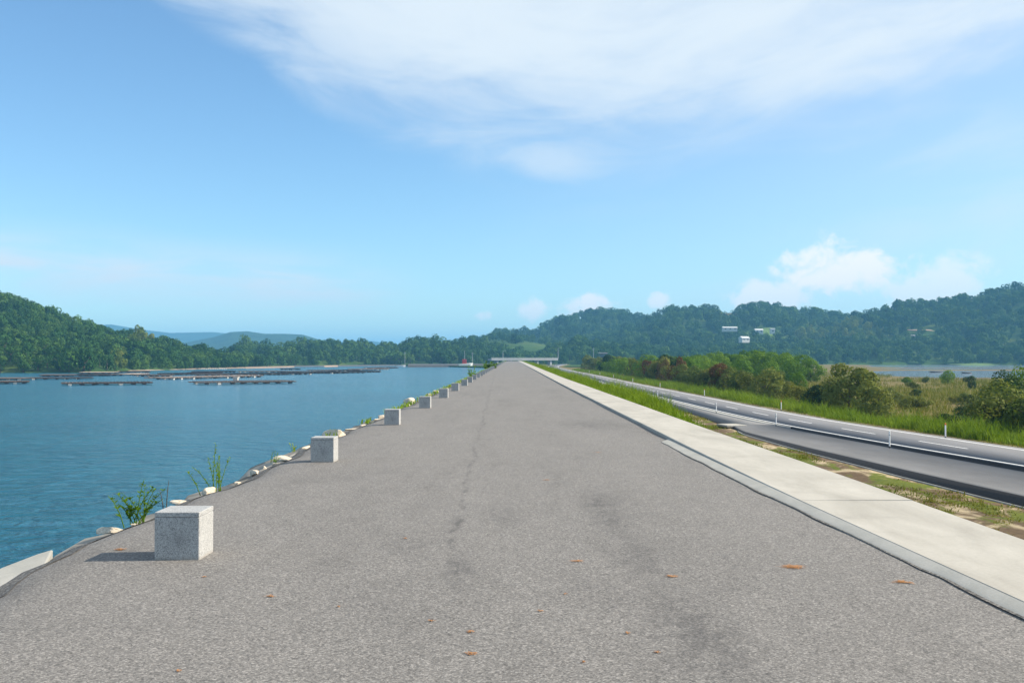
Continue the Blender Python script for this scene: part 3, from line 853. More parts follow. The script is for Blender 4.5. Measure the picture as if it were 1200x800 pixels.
def make_gn(meshes):
    nt = bpy.data.node_groups.new('scatter_' + str(len(bpy.data.node_groups)), 'GeometryNodeTree')
    nt.interface.new_socket('Geometry', in_out='INPUT', socket_type='NodeSocketGeometry')
    nt.interface.new_socket('Geometry', in_out='OUTPUT', socket_type='NodeSocketGeometry')
    n = nt.nodes; l = nt.links
    gi = n.new('NodeGroupInput'); go = n.new('NodeGroupOutput'); jn = n.new('GeometryNodeJoinGeometry')
    def attr(nm, ty):
        a = n.new('GeometryNodeInputNamedAttribute'); a.data_type = ty; a.inputs[0].default_value = nm; return a.outputs[0]
    idx = attr('idx', 'INT'); scl = attr('scl', 'FLOAT_VECTOR'); rot = attr('rot', 'FLOAT_VECTOR')
    for k, ob in enumerate(meshes):
        oi = n.new('GeometryNodeObjectInfo'); oi.inputs[0].default_value = ob; oi.transform_space = 'ORIGINAL'
        cmp_ = n.new('FunctionNodeCompare'); cmp_.data_type = 'INT'; cmp_.operation = 'EQUAL'
        l.new(idx, cmp_.inputs[2]); cmp_.inputs[3].default_value = k
        ip = n.new('GeometryNodeInstanceOnPoints')
        l.new(gi.outputs[0], ip.inputs['Points']); l.new(cmp_.outputs[0], ip.inputs['Selection'])
        l.new(oi.outputs['Geometry'], ip.inputs['Instance']); l.new(scl, ip.inputs['Scale'])
        e2r = n.new('FunctionNodeEulerToRotation'); l.new(rot, e2r.inputs[0]); l.new(e2r.outputs[0], ip.inputs['Rotation'])
        l.new(ip.outputs[0], jn.inputs[0])
    l.new(jn.outputs[0], go.inputs[0])
    return nt
def forest(name, label, P, hts, idx, gn, seed):
    r = np.random.default_rng(seed); n = len(P)
    me = bpy.data.meshes.new(name); me.vertices.add(n); me.vertices.foreach_set('co', P.astype(np.float32).ravel())
    s = np.stack([hts * r.uniform(.85, 1.25, n), hts * r.uniform(.85, 1.25, n), hts], -1)
    ro = np.stack([r.normal(0, .06, n), r.normal(0, .06, n), r.uniform(0, 6.28, n)], -1)
    me.attributes.new('idx', 'INT', 'POINT').data.foreach_set('value', idx.astype(np.int32))
    me.attributes.new('scl', 'FLOAT_VECTOR', 'POINT').data.foreach_set('vector', s.astype(np.float32).ravel())
    me.attributes.new('rot', 'FLOAT_VECTOR', 'POINT').data.foreach_set('vector', ro.astype(np.float32).ravel())
    o = link(name, me); md = o.modifiers.new('scatter', 'NODES'); md.node_group = gn
    return tag(o, label, 'wood', kind='stuff')

# hillside masks (clearings, fields)
def m_mid(a, v, q): return not (265 < a < 320 and .25 < v < .62)
def m_green(a, v, q): return fbm(a * .05, v * 3.0, 77) > .12 or v > .93
def m_B(a, v, q):
    if 838 < a < 862 and v > .86: return False          # bare top
    if 845 < a < 930 and .28 < v < .52: return fbm(a * .09, v * 9, 78) > .02
    if 735 < a < 850 and v < .18: return False
    return True
def m_C(a, v, q):
    if 1100 < a < 1160 and v > .93: return fbm(a * .3, v, 79) > .2
    if 1030 < a < 1115 and (.365 < v < .43 or .46 < v < .50): return False
    return True
specs = [
    ('LH', LH, -300, 305, 6600, 0.0, 1.12, 5.3, 6.4, 2.0, None, 'dense green wood covering the steep hill by the oyster rafts', 'tree at the sea edge of the steep green hill', 42),
    ('MH', MH, 238, 520, 3000, 0.02, 1.1, 8.0, 8.5, 2.2, m_mid, 'dense green wood covering the low headland across the water', 'tree at the waterline of the low headland', 40),
    ('DH', DH, 452, 625, 2000, 0.02, 1.1, 8.5, 10, 2.4, None, 'dark wood covering the knoll behind the far quay', 'tree at the foot of the dark knoll behind the quay', 22),
    ('GH', GH, 520, 700, 1800, 0.05, 1.05, 11, 8, 2.6, m_green, 'scattered trees across the pale green terraced slope', 'tree on the pale green slope beyond the bridge', 14),
    ('AH', AH, 530, 870, 2600, 0.1, 1.1, 12, 13, 3.0, None, 'hazy wood covering the high hill behind the bridge', None, 0),
    ('BH', BH, 640, 1080, 3600, 0.08, 1.1, 11, 12, 2.6, m_B, 'hazy wood covering the middle hill', None, 0),
    ('CH', CH, 950, 1500, 4600, 0.08, 1.1, 10.5, 12, 2.6, m_C, 'hazy wood covering the tall hill above the marsh', None, 0),
    ('EH', EH, 610, 1500, 4200, 0.0, 1.1, 9.5, 10.5, 2.2, None, 'band of green trees along the back of the tidal marsh', 'tree along the back edge of the tidal marsh', 56),
]
pending = []
for nm, surf, x0, x1, n, v0, v1, mind, h, sd, mk, lab, tlab, nind in specs:
    P = scatter_pts(surf, x0, x1, n, v0, v1, mind, hash(nm) % 1000 if False else sum(map(ord, nm)), mk)
    r = np.random.default_rng(len(P))
    hts = np.clip(r.normal(h, sd, len(P)), h * .5, h * 1.8)
    P[:, 2] -= .06 * hts
    idx = r.integers(0, 6, len(P))
    if nm in ('CH', 'BH', 'LH'):
        pxs_ = 598 + F * P[:, 0] / P[:, 1]; pys_ = 420 - F * (P[:, 2] + h * .5 - EYE) / P[:, 1]
        if nm == 'CH': bam = np.exp(-((pxs_ - 1005) / 38) ** 2 - ((pys_ - 386) / 12) ** 2) > .45
        elif nm == 'BH': bam = np.exp(-((pxs_ - 950) / 30) ** 2 - ((pys_ - 394) / 8) ** 2) > .6
        else: bam = (np.exp(-((pxs_ - 165) / 14) ** 2 - ((pys_ - 398) / 6) ** 2) > .4) | (np.exp(-((pxs_ - 140) / 12) ** 2 - ((pys_ - 419) / 10) ** 2) > .55)
        idx = np.where(bam, 6 + r.integers(0, 2, len(P)), idx)
    if nind:
        on = (P[:, 2] > -99) & (598 + F * P[:, 0] / P[:, 1] > -10) & (598 + F * P[:, 0] / P[:, 1] < 1210) & (idx < 6)
        score = np.where(on, P[:, 1] + r.normal(0, 8, len(P)), 1e9)
        sel = np.argsort(score)[:nind]
        for i in sel: wood_tree(WOOD, int(idx[i]), P[i], float(hts[i]), float(r.uniform(0, 6.28)), tlab, tlab.replace('tree', 'trees', 1))
        keep = np.ones(len(P), bool); keep[sel] = False
        P, hts, idx = P[keep], hts[keep], idx[keep]
    pending.append((lab, P, hts, idx, len(P)))
# two bamboo groves get one individual each (also the source of the copies)
for k, (px_q, py_q, Dq, lab_) in enumerate(((1003, 388, 1120, 'yellow green bamboo clump on the flank of the tall marsh hill'), (168, 399, 600, 'yellow green treetop high on the ridge of the steep hill'))):
    surf = CH if k == 0 else LH
    q = surf(np.array([float(px_q)]), np.array([.42 if k == 0 else .86]))[0]
    wood_tree(BAMB, k, q, 11 if k == 0 else 6, 1.0, lab_, None)
gn = make_gn([proto_obj[m[0].name] for m in WOOD] + [proto_obj[m[0].name] for m in BAMB])
for lab, P, hts, idx, sd in pending: forest('wood', lab, P, hts, idx, gn, sd)

# named single trees that stand out on the skyline
for (surf, a, v, h, lab) in ((CH, 1126, 1.0, 14, 'lone round tree on the grassy skyline of the tall hill'), (LH, 114, .98, 7.5, 'taller dark tree breaking the ridge of the steep hill'), (LH, 193, .98, 9, 'dark round tree at the low end of the steep ridge'), (MH, 287, 1.0, 15, 'tall dark tree on the crest of the low headland')):
    q = surf(np.array([float(a)]), np.array([v]))[0]; q[2] -= .4
    wood_tree(WOOD, 2, q, h, 0.4, lab, None)

# ------------------------------------------------------------------ granite cubes along the edge
gm = MB().box(-.18, .18, -.18, .18, -.02, .334, .006).data('base_block')
gc = MB().box(-.18, .18, -.18, .18, .3355, .376, .005).data('cap')
gl = MB().box(-.18, .18, -.18, .18, -.02, .376).data('granite_bollard')
spots = [(207.5, 655.3), (377.8, 541), (459, 498), (497.8, 478.3), (519.7, 466), (533.3, 457.8), (544.3, 452)]
bp = [gnd(x, y, 0) for x, y in spots]
bp = [np.array((q[0], q[1] + .18, 0)) for q in bp]
while bp[-1][1] < 560: bp.append(np.array((float(np.interp(bp[-1][1] + 8.55, [60, 150, 640], [-2.72, -2.72, -3.0])), bp[-1][1] + 8.55, 0)))
blabels = ['speckled granite cube bollard with a dark smudge, beside the leafy green weed', 'granite cube bollard beside the long pale broken rock', 'granite cube bollard next to the jutting beige boulder']
for i, q in enumerate(bp):
    lab = blabels[i] if i < 3 else (('fourth', 'fifth', 'sixth', 'seventh', 'eighth', 'ninth', 'tenth', 'eleventh', 'twelfth', 'thirteenth', 'fourteenth')[i - 3] + ' granite cube bollard counted from the leafy green weed' if i < 14 else 'tiny far granite cube bollard near the bridge end of the row')
    if i < 14:
        o = empty('granite_bollard', q, random.uniform(-.03, .03))
        link('base_block', gm, M['granite'], o); link('cap', gc, M['granite'], o)
    else: o = link('granite_bollard', gl, M['granite'], None, q)
    tag(o, lab, 'bollard', 'granite cube bollards along the seaward edge')

# ------------------------------------------------------------------ rocks on the seaward edge
def rock_mesh(seed):
    import bmesh
    bm = bmesh.new(); bmesh.ops.create_icosphere(bm, subdivisions=3, radius=1); r = np.random.default_rng(seed)
    pl = r.normal(size=(11, 3)); pl /= np.linalg.norm(pl, axis=1)[:, None]; off = r.uniform(.42, .85, 11)
    for v in bm.verts:
        p_ = np.array(v.co)
        for n_, d_ in zip(pl, off):
            k = p_ @ n_ - d_
            if k > 0: p_ = p_ - n_ * k
        p_ *= 1 + .05 * float(fbm(p_[0] * 3 + 9, p_[1] * 3 + p_[2] * 2, seed))
        v.co = p_
    me = bpy.data.meshes.new('rock'); bm.to_mesh(me); bm.free(); me.materials.append(M['pale_rock']); return me
rocks = [rock_mesh(300 + i) for i in range(6)]
def rock(px, py, w, h, dpt, k, lab, rz=0, grp='pale rocks along the seaward edge'):
    q = gnd(px, py, -.05); D = q[1]; q[0] = float(XLe(D)) - .10 - .15 * dpt
    s = (w * D / F / 2, dpt / 2, h * D / F / 2)
    o = link('rock', rocks[k % 6], None, None, (q[0], q[1], -.13 + s[2] * .25), rz, s)
    tag(o, lab, 'rock', grp)
rock(125, 614, 36, 12, .30, 0, 'long flat white rock beside the granite cube with the smudge', .55)
rock(150, 607, 9, 6, .15, 1, 'pebble sized pale rock next to the leafy green weed', .2)
rock(214, 582, 22, 9, .25, 2, 'low pale rock of the pair in front of the tall thin weed', .6)
rock(238, 572, 18, 16, .3, 3, 'greyish rounded rock of the pair by the tall thin weed', .2)
rock(271, 561, 10, 7, .2, 1, 'small pale rock under the tall thin weed', .2)
rock(294, 549, 14, 11, .25, 4, 'pointed pale rock just past the tall thin weed', .3)
rock(334, 533, 26, 9, .5, 5, 'grey flat slab of rock at the asphalt edge before the second cube', .9)
rock(392, 508, 28, 17, .7, 0, 'large long beige rock standing behind the second cube', .8)
rock(487, 470, 15, 12, 1.0, 3, 'jutting beige boulder leaning out over the water', .5)
r = random.Random(4)
for x in (312, 322, 362, 372, 412, 424, 431, 440, 448, 456, 465, 472, 478, 497, 503, 509, 514, 519, 526, 533, 538, 545):
    q = float(np.interp(x, [300, 345, 405, 457, 487, 512, 550], [549, 527.5, 502.5, 482.5, 470, 457.5, 442.5]))
    big = r.random() < .3
    rock(x - 1.5, q - .2, r.uniform(6, 9) if big else r.uniform(3, 6), r.uniform(5, 7.5) if big else r.uniform(2.5, 4.5), r.uniform(.25, .7), r.randrange(6), 'small pale rock in the scatter between asphalt and water', r.uniform(0, 3))

# ------------------------------------------------------------------ weeds
def weed(px, py, hpx, stems, spread, leafn, leafs, seed, lab, zoff=-.14, dry=False, cat='weed'):
    q = gnd(px, py, 0); q[0] = float(XLe(q[1])) - .12; base = np.array((q[0], q[1], zoff)); D = q[1]
    H = hpx * D / F - zoff; r = random.Random(seed)
    o = empty('weed', base); st_ = MB(); lv = MB()
    for i in range(stems):
        a = r.uniform(0, 6.28); l = spread * r.uniform(.4, 1); hh = H * r.uniform(.35, .95) if i else H
        pts_ = [np.array((0, 0, 0)), np.array((math.cos(a) * l * .25, math.sin(a) * l * .25, hh * .4)), np.array((math.cos(a) * l * .6, math.sin(a) * l * .6, hh * .75)), np.array((math.cos(a) * l, math.sin(a) * l, hh))]
        if i == 0: pts_ = [p_ * np.array((.35, .35, 1)) for p_ in pts_]
        jb = np.array((r.gauss(0, spread * .22), r.gauss(0, spread * .3), 0)); pts_ = [p_ + jb for p_ in pts_]
        st_.tube(pts_, [.006, .005, .004, .002], 5)
        for k in range(leafn):
            u = r.uniform(.25, 1) if zoff < -.1 else r.uniform(.05, 1); j = min(int(u * 3), 2); p_ = pts_[j] + (pts_[j + 1] - pts_[j]) * (u * 3 - j)
            b_ = r.uniform(0, 6.28); s = leafs * r.uniform(.6, 1.3) * (1.15 - .5 * u)
            d = np.array((math.cos(b_), math.sin(b_), r.uniform(.1, .9))); d /= np.linalg.norm(d)
            w = np.cross(d, (0, 0, 1)); w /= np.linalg.norm(w); up = np.cross(w, d)
            lv.add([p_, p_ + d * s * .5 + w * s * .26 + up * s * .05, p_ + d * s, p_ + d * s * .5 - w * s * .26 + up * s * .05], [(0, 1, 2, 3)])
    st_.build('stem', M['bark'] if dry else M['weed_leaf'], o); lv.build('leaves', M['straw_grass'] if dry else M['weed_leaf'], o)
    return tag(o, lab, cat)
weed(172, 600, 38, 13, .26, 26, .062, 1, 'bushy bright green weed growing beside the first granite cube')
weed(204, 586, 24, 2, .10, 5, .02, 2, 'thin dry weed stalk behind the granite cube with the smudge', dry=True)
weed(250, 566, 46, 9, .34, 20, .055, 3, 'tall thin green weed with a curved stem at the asphalt edge')
weed(324, 536, 8, 5, .1, 10, .04, 4, 'small green weed by the grey flat slab of rock', -.08)
weed(351, 524, 6, 5, .1, 10, .04, 5, 'small green weed between slab rock and long beige rock', -.08)
weed(553, 441, 13, 9, .7, 30, .22, 12, 'tall dark green shrub poking over the far asphalt edge', -.3)
weed(575, 431.5, 8, 12, 2.2, 40, .5, 13, 'broad green bush over the edge near the bridge end', -.5)

def blades(P, hmin, hmax, width, seed, lean=.35, seg=2):
    """grass blades at points P as one quad strip mesh"""
    r = np.random.default_rng(seed); n = len(P)
    h = r.uniform(hmin, hmax, n) if not hasattr(hmin, '__len__') else hmin * r.uniform(.6, 1.15, n)
    a = r.uniform(0, 6.28, n); ln = np.abs(r.normal(0, lean, n)) * h; w = width * r.uniform(.6, 1.4, n)
    d = np.stack([np.cos(a), np.sin(a), 0 * a], -1); s = np.stack([-np.sin(a + r.normal(0, .6, n)), np.cos(a), 0 * a], -1)
    up = np.array((0, 0, 1.))
    lv = []
    for u, ww in ((0, 1), (.55, .8), (1, .06)):
        c = P + up * (h * u * (1 - .12 * u))[:, None] + d * (ln * u * u)[:, None]
        lv += [c - s * (w * ww / 2)[:, None], c + s * (w * ww / 2)[:, None]]
    v = np.stack(lv, 1).reshape(-1, 3); b0 = np.arange(n)[:, None] * 6
    f = np.concatenate([b0 + np.array([[0, 1, 3, 2]]), b0 + np.array([[2, 3, 5, 4]])])
    return v, f
# tufts between the stones on the far part of the edge
r = np.random.default_rng(12); P = []
for y in np.concatenate([np.linspace(22, 60, 26), np.geomspace(60, 600, 150)]):
    if r.random() < .62:
        n = 26; P.append(np.stack([XL(y) - .14 + r.normal(0, .07 + y * .0006, n), y + r.normal(0, .12 + y * .004, n), np.full(n, -.12)], -1))
P = np.concatenate(P)
v, f = blades(P, .16 + P[:, 1] * .0010, None, .03, 5, .5)
tag(link('edge_grass', mesh_data('edge_grass', v, f), M['weed_leaf']), 'green grass tufts sprouting along the seaward asphalt edge', 'grass', kind='stuff')
# grass on the landward slope, peeping over the walkway edge
r = np.random.default_rng(13)
nc = 5200; per = 16
y = 23 + 560 * r.random(nc) ** 2.1; x = XO(y) + .06 + np.abs(r.normal(0, 1.0, nc))
dxs = x - XO(y); sw = SW(y); z = np.where(dxs < sw, -.05 - .09 * dxs / sw, np.where(dxs < 3.2, -.14 - 1.76 * (dxs - sw) / (3.2 - sw), -1.9 - 2.0 * (dxs - 3.2) / 3.4)) - .02
ch = (.42 + .34 * fbm(y * .25, x * .6, 16)) * np.clip(.35 + (x - XO(y)) * .8, .35, 1.5) * np.clip((y - 21) / 16, .12, 1.25) * r.uniform(.6, 1.3, nc)
ok = (r.random(nc) < np.clip((y - 22) / 10, .12, 1)); x, y, z, ch = x[ok], y[ok], z[ok], ch[ok]; nc = len(x)
P = np.repeat(np.stack([x, y, z], -1), per, 0); P[:, :2] += r.normal(0, .12, (nc * per, 2)) * (1 + np.repeat(y, per)[:, None] * .004)
P[:, 0] = np.maximum(P[:, 0], XO(P[:, 1]) + .03)
v, f = blades(P, np.maximum(np.repeat(ch, per) * r.uniform(.4, 1.05, nc * per), .06), None, .02, 6, .5)
P2 = []
tag(link('slope_grass', mesh_data('slope_grass', v, f), M['verge_grass']), 'bright green grass on the landward slope beside the concrete walkway', 'grass', kind='stuff')
# low grass on the soil strip
r = np.random.default_rng(14); nc = 12000; per = 11
y = 24 + 130 * r.random(nc) ** 1.5; u = r.random(nc); x = (XO(y) + 5) * (1 - u) + (e0_at(y) - .15) * u
ok = fbm(x * .55, y * .22, 17) > .16 - .35 * (u < .25) - .06 * (u > .5); x, y = x[ok], y[ok]; nc = len(x)
P = np.repeat(np.stack([x, y, ZS(y) - .05], -1), per, 0); P[:, :2] += r.normal(0, .16, (nc * per, 2))
v, f = blades(P, np.repeat(r.uniform(.07, .27, nc), per) * r.uniform(.4, 1.1, nc * per), None, .045, 7, .7)
tag(link('soil_grass', mesh_data('soil_grass', v, f), M['straw_grass']), 'short yellow green grass on the dry soil strip below the walkway', 'grass', kind='stuff')

# ------------------------------------------------------------------ verge and marsh grass
r = np.random.default_rng(21); nc = 4200; per = 26
y = 30 + 420 * r.random(nc) ** 1.9; x = XF(y) + 2.0 + fbm(y * .16, y * 0, 20) * 1.3 + r.random(nc) ** .8 * (4.6 + 1.5 * fbm(y * .1, y * 0, 22))
z = np.interp(x - XF(y), [.7, 2, 5, 8], [-3.44, -3.5, -3.85, -4.05]) - .03
ch = (1.25 + 1.1 * fbm(y * .22, x * .3, 23)) * np.clip((x - XF(y) - .9) / 1.8, .25, 1) * r.uniform(.55, 1.25, nc)
P = np.repeat(np.stack([x, y, z], -1), per, 0); hh = np.repeat(ch, per) * r.uniform(.45, 1.05, nc * per)
P[:, :2] += r.normal(0, .24, (nc * per, 2)) * (1 + np.repeat(y, per)[:, None] * .003)
v, f = blades(P, np.maximum(hh, .15), None, .05, 8, .42)
tag(link('verge_grass', mesh_data('verge_grass', v, f), M['verge_grass']), 'tall bright green grass along the far verge of the road', 'grass', kind='stuff')
n = 9000; y = 30 + 300 * r.random(n) ** 1.8; x = XF(y) + .8 + r.random(n) * 1.5; P = np.stack([x, y, 0 * y + ZR - .08], -1)
P = P[fbm(P[:, 1] * .3, P[:, 0], 24) > -.1]
v, f = blades(P, .06, .22, .03, 9, .6)
tag(link('verge_fringe', mesh_data('verge_fringe', v, f), M['straw_grass']), 'short dry grass fringe at the far edge of the road', 'grass', kind='stuff')
n = 110000; D = 55 + 330 * r.random(n) ** 1.5; ang = r.uniform(.12, .66, n); x = D * ang; y = D
k = (x > XF(y) + 5) & (x < XF(y) + 190); P = np.stack([x, y, 0 * x], -1)[k]; P[:, 2] = marsh_z(P[:, 0], P[:, 1]) - .05
P = P[(P[:, 2] > -4.32) & (fbm(P[:, 0] * .06, P[:, 1] * .06, 26) > -.28)]
hh = (.75 + .7 * fbm(P[:, 0] * .12, P[:, 1] * .12, 27)) * np.clip(.7 + P[:, 1] * .002, .7, 1.3)
v, f = blades(P, np.maximum(hh, .25), None, .07, 10, .45)
tag(link('marsh_grass', mesh_data('marsh_grass', v, f), M['straw_grass']), 'straw coloured grass spread across the marsh behind the verge', 'grass', kind='stuff')

# ------------------------------------------------------------------ shrubs and trees behind the road
def proto(seed, matn, h, w, leaves, ls, lobes=14, base=.02, **k):
    cm = crown_mesh('crown', seed, lobes, leaves, ls, h, w, base, **k); cm.materials.append(M[matn])
    tm = trunk_mesh(seed + 50, h, h * .022, 5, w / h * .32); tm.materials.append(M['bark'])
    return cm, tm
PR = {
    'olive': [proto(400 + i, 'olive_leaf', 1, 1.35, 3200, .032, 16, lobe_r=(.17, .30)) for i in range(3)],
    'green': [proto(410 + i, 'bright_leaf', 1, 1.1, 3600, .032, 18, lobe_r=(.18, .32)) for i in range(3)],
    'dark': [proto(420 + i, 'dark_leaf', 1, 1.15, 2600, .036, 13, lobe_r=(.2, .34)) for i in range(2)],
    'red': [proto(430 + i, 'red_leaf', 1, 1.0, 1800, .036, 12, lobe_r=(.18, .3)) for i in range(2)],
    'yellow': [proto(440 + i, 'yellow_leaf', 1, 1.2, 2400, .034, 14, lobe_r=(.17, .3)) for i in range(2)],
}
def shrub(kind, px, D, h, lab, grp=None, name='shrub', cat='shrub', wid=1.0, sink=.02):
    cm, tm = random.choice(PR[kind])
    while D * (px - 598) / F < float(XF(D)) + 6.6 + h * .55 * wid and D < 420: D *= 1.02; h *= 1.017
    x = D * (px - 598) / F
    z = float(marsh_z(np.array([x]), np.array([float(D)]))[0]) if x > float(XF(D)) + 6 else -3.85
    o = empty(name, (x, D, z - h * sink), random.uniform(0, 6.28), (h * wid * random.uniform(.92, 1.1), h * wid * random.uniform(.92, 1.1), h))
    tag(o, lab, cat, grp)
    link('trunk', tm, None, o); link('crown', cm, None, o)
# the ones that stand out
shrub('olive', 996, 95, 5.0, 'large olive grey shrub standing alone behind the green verge', wid=.95)
shrub('olive', 1028, 91, 3.8, 'olive shrub leaning against the large lone shrub', wid=.9)
shrub('dark', 965, 92, 2.6, 'low dark bush at the shaded foot of the large lone shrub', wid=1.2)
shrub('olive', 1176, 62, 3.9, 'big rounded olive shrub on the marsh edge close to the road', wid=1.0)
shrub('dark', 1190, 60, 2.4, 'low dark bush under the big rounded olive shrub', wid=1.2)
shrub('olive', 1215, 61, 3.6, 'olive shrub beside the big rounded one by the road')
shrub('dark', 1180, 108, 4.6, 'dark leafy tree behind the big rounded olive shrub', name='small_tree', cat='tree', wid=.9)
shrub('green', 1198, 112, 5.2, 'tall green sapling beside the dark leafy tree on the marsh', name='small_tree', cat='tree', wid=.7)
shrub('green', 1111, 220, 3.5, 'small bright green tree alone on the mud bank', name='small_tree', cat='tree', wid=.9)
shrub('dark', 1137, 185, 2.7, 'small dark leaning tree near the pale marsh track', name='small_tree', cat='tree', wid=.9)
shrub('dark', 1085, 230, 1.7, 'tiny dark bush on the mud bank', wid=.9)
shrub('green', 1063, 215, 2.0, 'small round green bush at the edge of the straw grass', wid=1.1)
shrub('dark', 1075, 140, 1.3, 'low dark branching bush in the straw grass', wid=1.3)
shrub('green', 935, 165, 3.6, 'pale green sapling between the tree belt and the lone shrub', wid=.8)
shrub('red', 968, 120, 1.6, 'little red bush in the straw grass behind the lone shrub', wid=.7)
shrub('yellow', 960, 88, 2.3, 'bright yellow green bush in front of the lone shrub', wid=1.2)
r = random.Random(31)
# belt of bright green trees
for px, D, h in ((812, 250, 7.0), (828, 268, 8.4), (845, 245, 8.0), (862, 262, 9.0), (878, 240, 8.6), (893, 255, 9.2), (908, 238, 8.2), (922, 250, 8.4), (938, 240, 7.8), (950, 236, 6.8), (852, 285, 9.0), (886, 290, 9.6), (916, 280, 8.6), (830, 230, 6.4), (870, 225, 6.6), (902, 222, 6.4), (930, 226, 6.2)):
    shrub('green', px, D, h * .92, 'bright green tree in the dense belt behind the olive shrubs', 'belt of bright green trees behind the road', 'leafy_tree', 'tree', 1.0)
# olive and khaki shrubs in front of it
for px, D, h in ((770, 172, 4.4), (785, 165, 4.0), (800, 168, 4.8), (815, 158, 4.2), (832, 152, 4.0), (848, 150, 4.3), (866, 142, 4.4), (882, 138, 4.0), (897, 132, 4.2), (912, 128, 3.6), (928, 122, 3.2), (905, 145, 4.3), (858, 160, 4.6), (825, 172, 4.4)):
    shrub(r.choice(('olive', 'olive', 'olive', 'yellow')), px, D, h * r.uniform(.85, 1.1), 'khaki shrub right beside a rust red shrub behind the verge' if min(abs(px - q) for q in (795, 843, 776)) < 9 else ('last khaki shrub of the row, next to the dry marsh grass' if px > 925 else 'khaki shrub in the row between the grass verge and tree belt'), 'khaki shrubs between verge and tree belt')
for px, D, h in ((795, 175, 5.6), (843, 146, 4.8), (776, 176, 4.6), (760, 215, 5.0)):
    shrub('red', px, D, h, 'rust red shrub among the khaki shrubs of the row', 'rust red shrubs in the row', wid=.75)
for px, D, h in ((832, 140, 3.9), (775, 190, 5.4), (745, 230, 5.2)):
    shrub('yellow', px, D, h, 'yellow green shrub among the khaki shrubs of the row', 'yellow green shrubs in the row', wid=.8)
# farther mixed belt leading to the bridge
for i in range(46):
    px = 655 + 165 * (i / 45) + r.uniform(-4, 4); D = float(np.interp(px, [655, 700, 760, 820], [430, 330, 255, 215])) * r.uniform(.92, 1.28)
    x = D * (px - 598) / F
    if x < float(XF(D)) + 6: D = D * .8; 
    if D * (px - 598) / F < float(XF(D)) + 5: continue
    k = r.choice(('green', 'green', 'olive', 'dark', 'yellow', 'green'))
    shrub(k, px, D, r.uniform(4.2, 7.2), {'green': 'bright green shrubby tree in the belt running to the bridge', 'olive': 'olive shrub in the mixed belt running to the bridge', 'dark': 'dark green bush in the mixed belt running to the bridge', 'yellow': 'yellow green bush in the mixed belt running to the bridge'}[k], 'mixed shrub belt running to the bridge', 'shrub')
# low bushes in the marsh grass
for i in range(34):
    px = r.uniform(900, 1200); D = r.uniform(75, 190); x = D * (px - 598) / F
    if x < float(XF(D)) + 8: continue
    k = r.choice(('olive', 'yellow', 'olive', 'yellow', 'dark'))
    shrub(k, px, D, r.uniform(1.0, 1.9), {'olive': 'low olive bush in the straw grass of the marsh', 'yellow': 'low yellow green bush in the straw grass of the marsh', 'dark': 'low dark bush in the straw grass of the marsh'}[k], 'low bushes in the marsh grass', wid=1.35)

# ------------------------------------------------------------------ guide posts
pm = MB().tube([(0, 0, -.05), (0, 0, .80)], .042, 10).data('post')
pc = MB().tube([(0, 0, .80), (0, 0, .90), (0, 0, .92)], [.046, .046, .03], 10).data('cap')
pcf = pc.copy(); pc.materials.append(M['post_white']); pcf.materials.append(M['orange_reflector'])
pb = MB().tube([(0, 0, -.04), (0, 0, .07)], .05, 10).data('foot')
bd = MB().tube([(0, 0, .66), (0, 0, .73)], .044, 10).data('reflective_band')
def gpost(px, py, far, lab):
    q = gnd(px, py, ZR); o = empty('guide_post', (q[0], q[1], ZR))
    pp = link('post', pm, M['post_white'], o); link('cap', pcf if far else pc, None, o); link('foot', pb, M['dark_band'], o)
    if not far: link('reflective_band', bd, M['steel'], pp)
    tag(o, lab, 'post', 'road guide posts')
for i, (x, y) in enumerate(((1042.5, 524), (909.5, 498.5), (839.4, 483.4), (770.7, 466.4), (731.5, 457.3), (705, 449.5))):
    gpost(x, y, False, ('white guide post beside the dark step of the access ramp', 'white guide post where the access ramp leaves the road', 'white guide post beside the concrete culvert slab')[i] if i < 3 else 'white guide post on the embankment side of the road beyond the culvert')
for i, (x, y) in enumerate(((1108, 512.6), (915.5, 480.6), (825.5, 463.9), (773.5, 454), (741.5, 447.8), (719, 442.8), (703, 439.3), (690.5, 437))):
    gpost(x, y, True, ('orange capped white post in front of the marsh grass', 'orange capped white post in front of the lone olive shrub')[i] if i < 2 else 'orange capped white post in front of the khaki shrub row')

# ------------------------------------------------------------------ dry pine needle tufts on the asphalt
def asph_z(x, y):
    l = float(XLe(y)) + .02; rr = float(XC(y)) + .03; u = max(0, (x - l) / (rr - l)) ** .8
    return -.085 * math.exp(-(x - l) / .16) + float(fbm(x * .5, y * .3, 11)) * .010 - .02 * ((u - .45) ** 2)
def needles(px, py, sz, n, lab, seed):
    q = gnd(px, py, .0); r = random.Random(seed); m = MB(); sz *= q[1] / F
    for i in range(n):
        a = r.gauss(0, .75) + (math.pi if r.random() < .5 else 0); l = sz * r.uniform(.4, 1); w = .0022
        x0 = r.gauss(0, sz * .3); y0 = r.gauss(0, sz * .3); d = np.array((math.cos(a), math.sin(a), 0)); s = np.array((-d[1], d[0], 0)) * w
        b_ = np.array((x0, y0, (.003 + r.random() * .006))); e = b_ + d * l; mid_ = b_ + d * l * .5 + np.array((0, r.gauss(0, l * .1), r.uniform(.0, .004))); e[2] = r.uniform(.003, .007)
        m.add([b_ - s, b_ + s, mid_ + s, mid_ - s, e], [(0, 1, 2, 3), (3, 2, 4)])
    o = m.build('pine_needles', M['needle'], loc=(q[0], q[1], asph_z(q[0], q[1]))); return tag(o, lab, 'pine needles', 'dry needle tufts on the asphalt')
NB = [(141, 643, 12, 60, 'dry rusty needle tuft lying in the shadow of the granite cube'), (930, 665, 26, 80, 'long swept rusty needle tuft near the mortar wedge'), (1058, 682, 18, 70, 'compact rusty needle tuft close to the dark seam')]
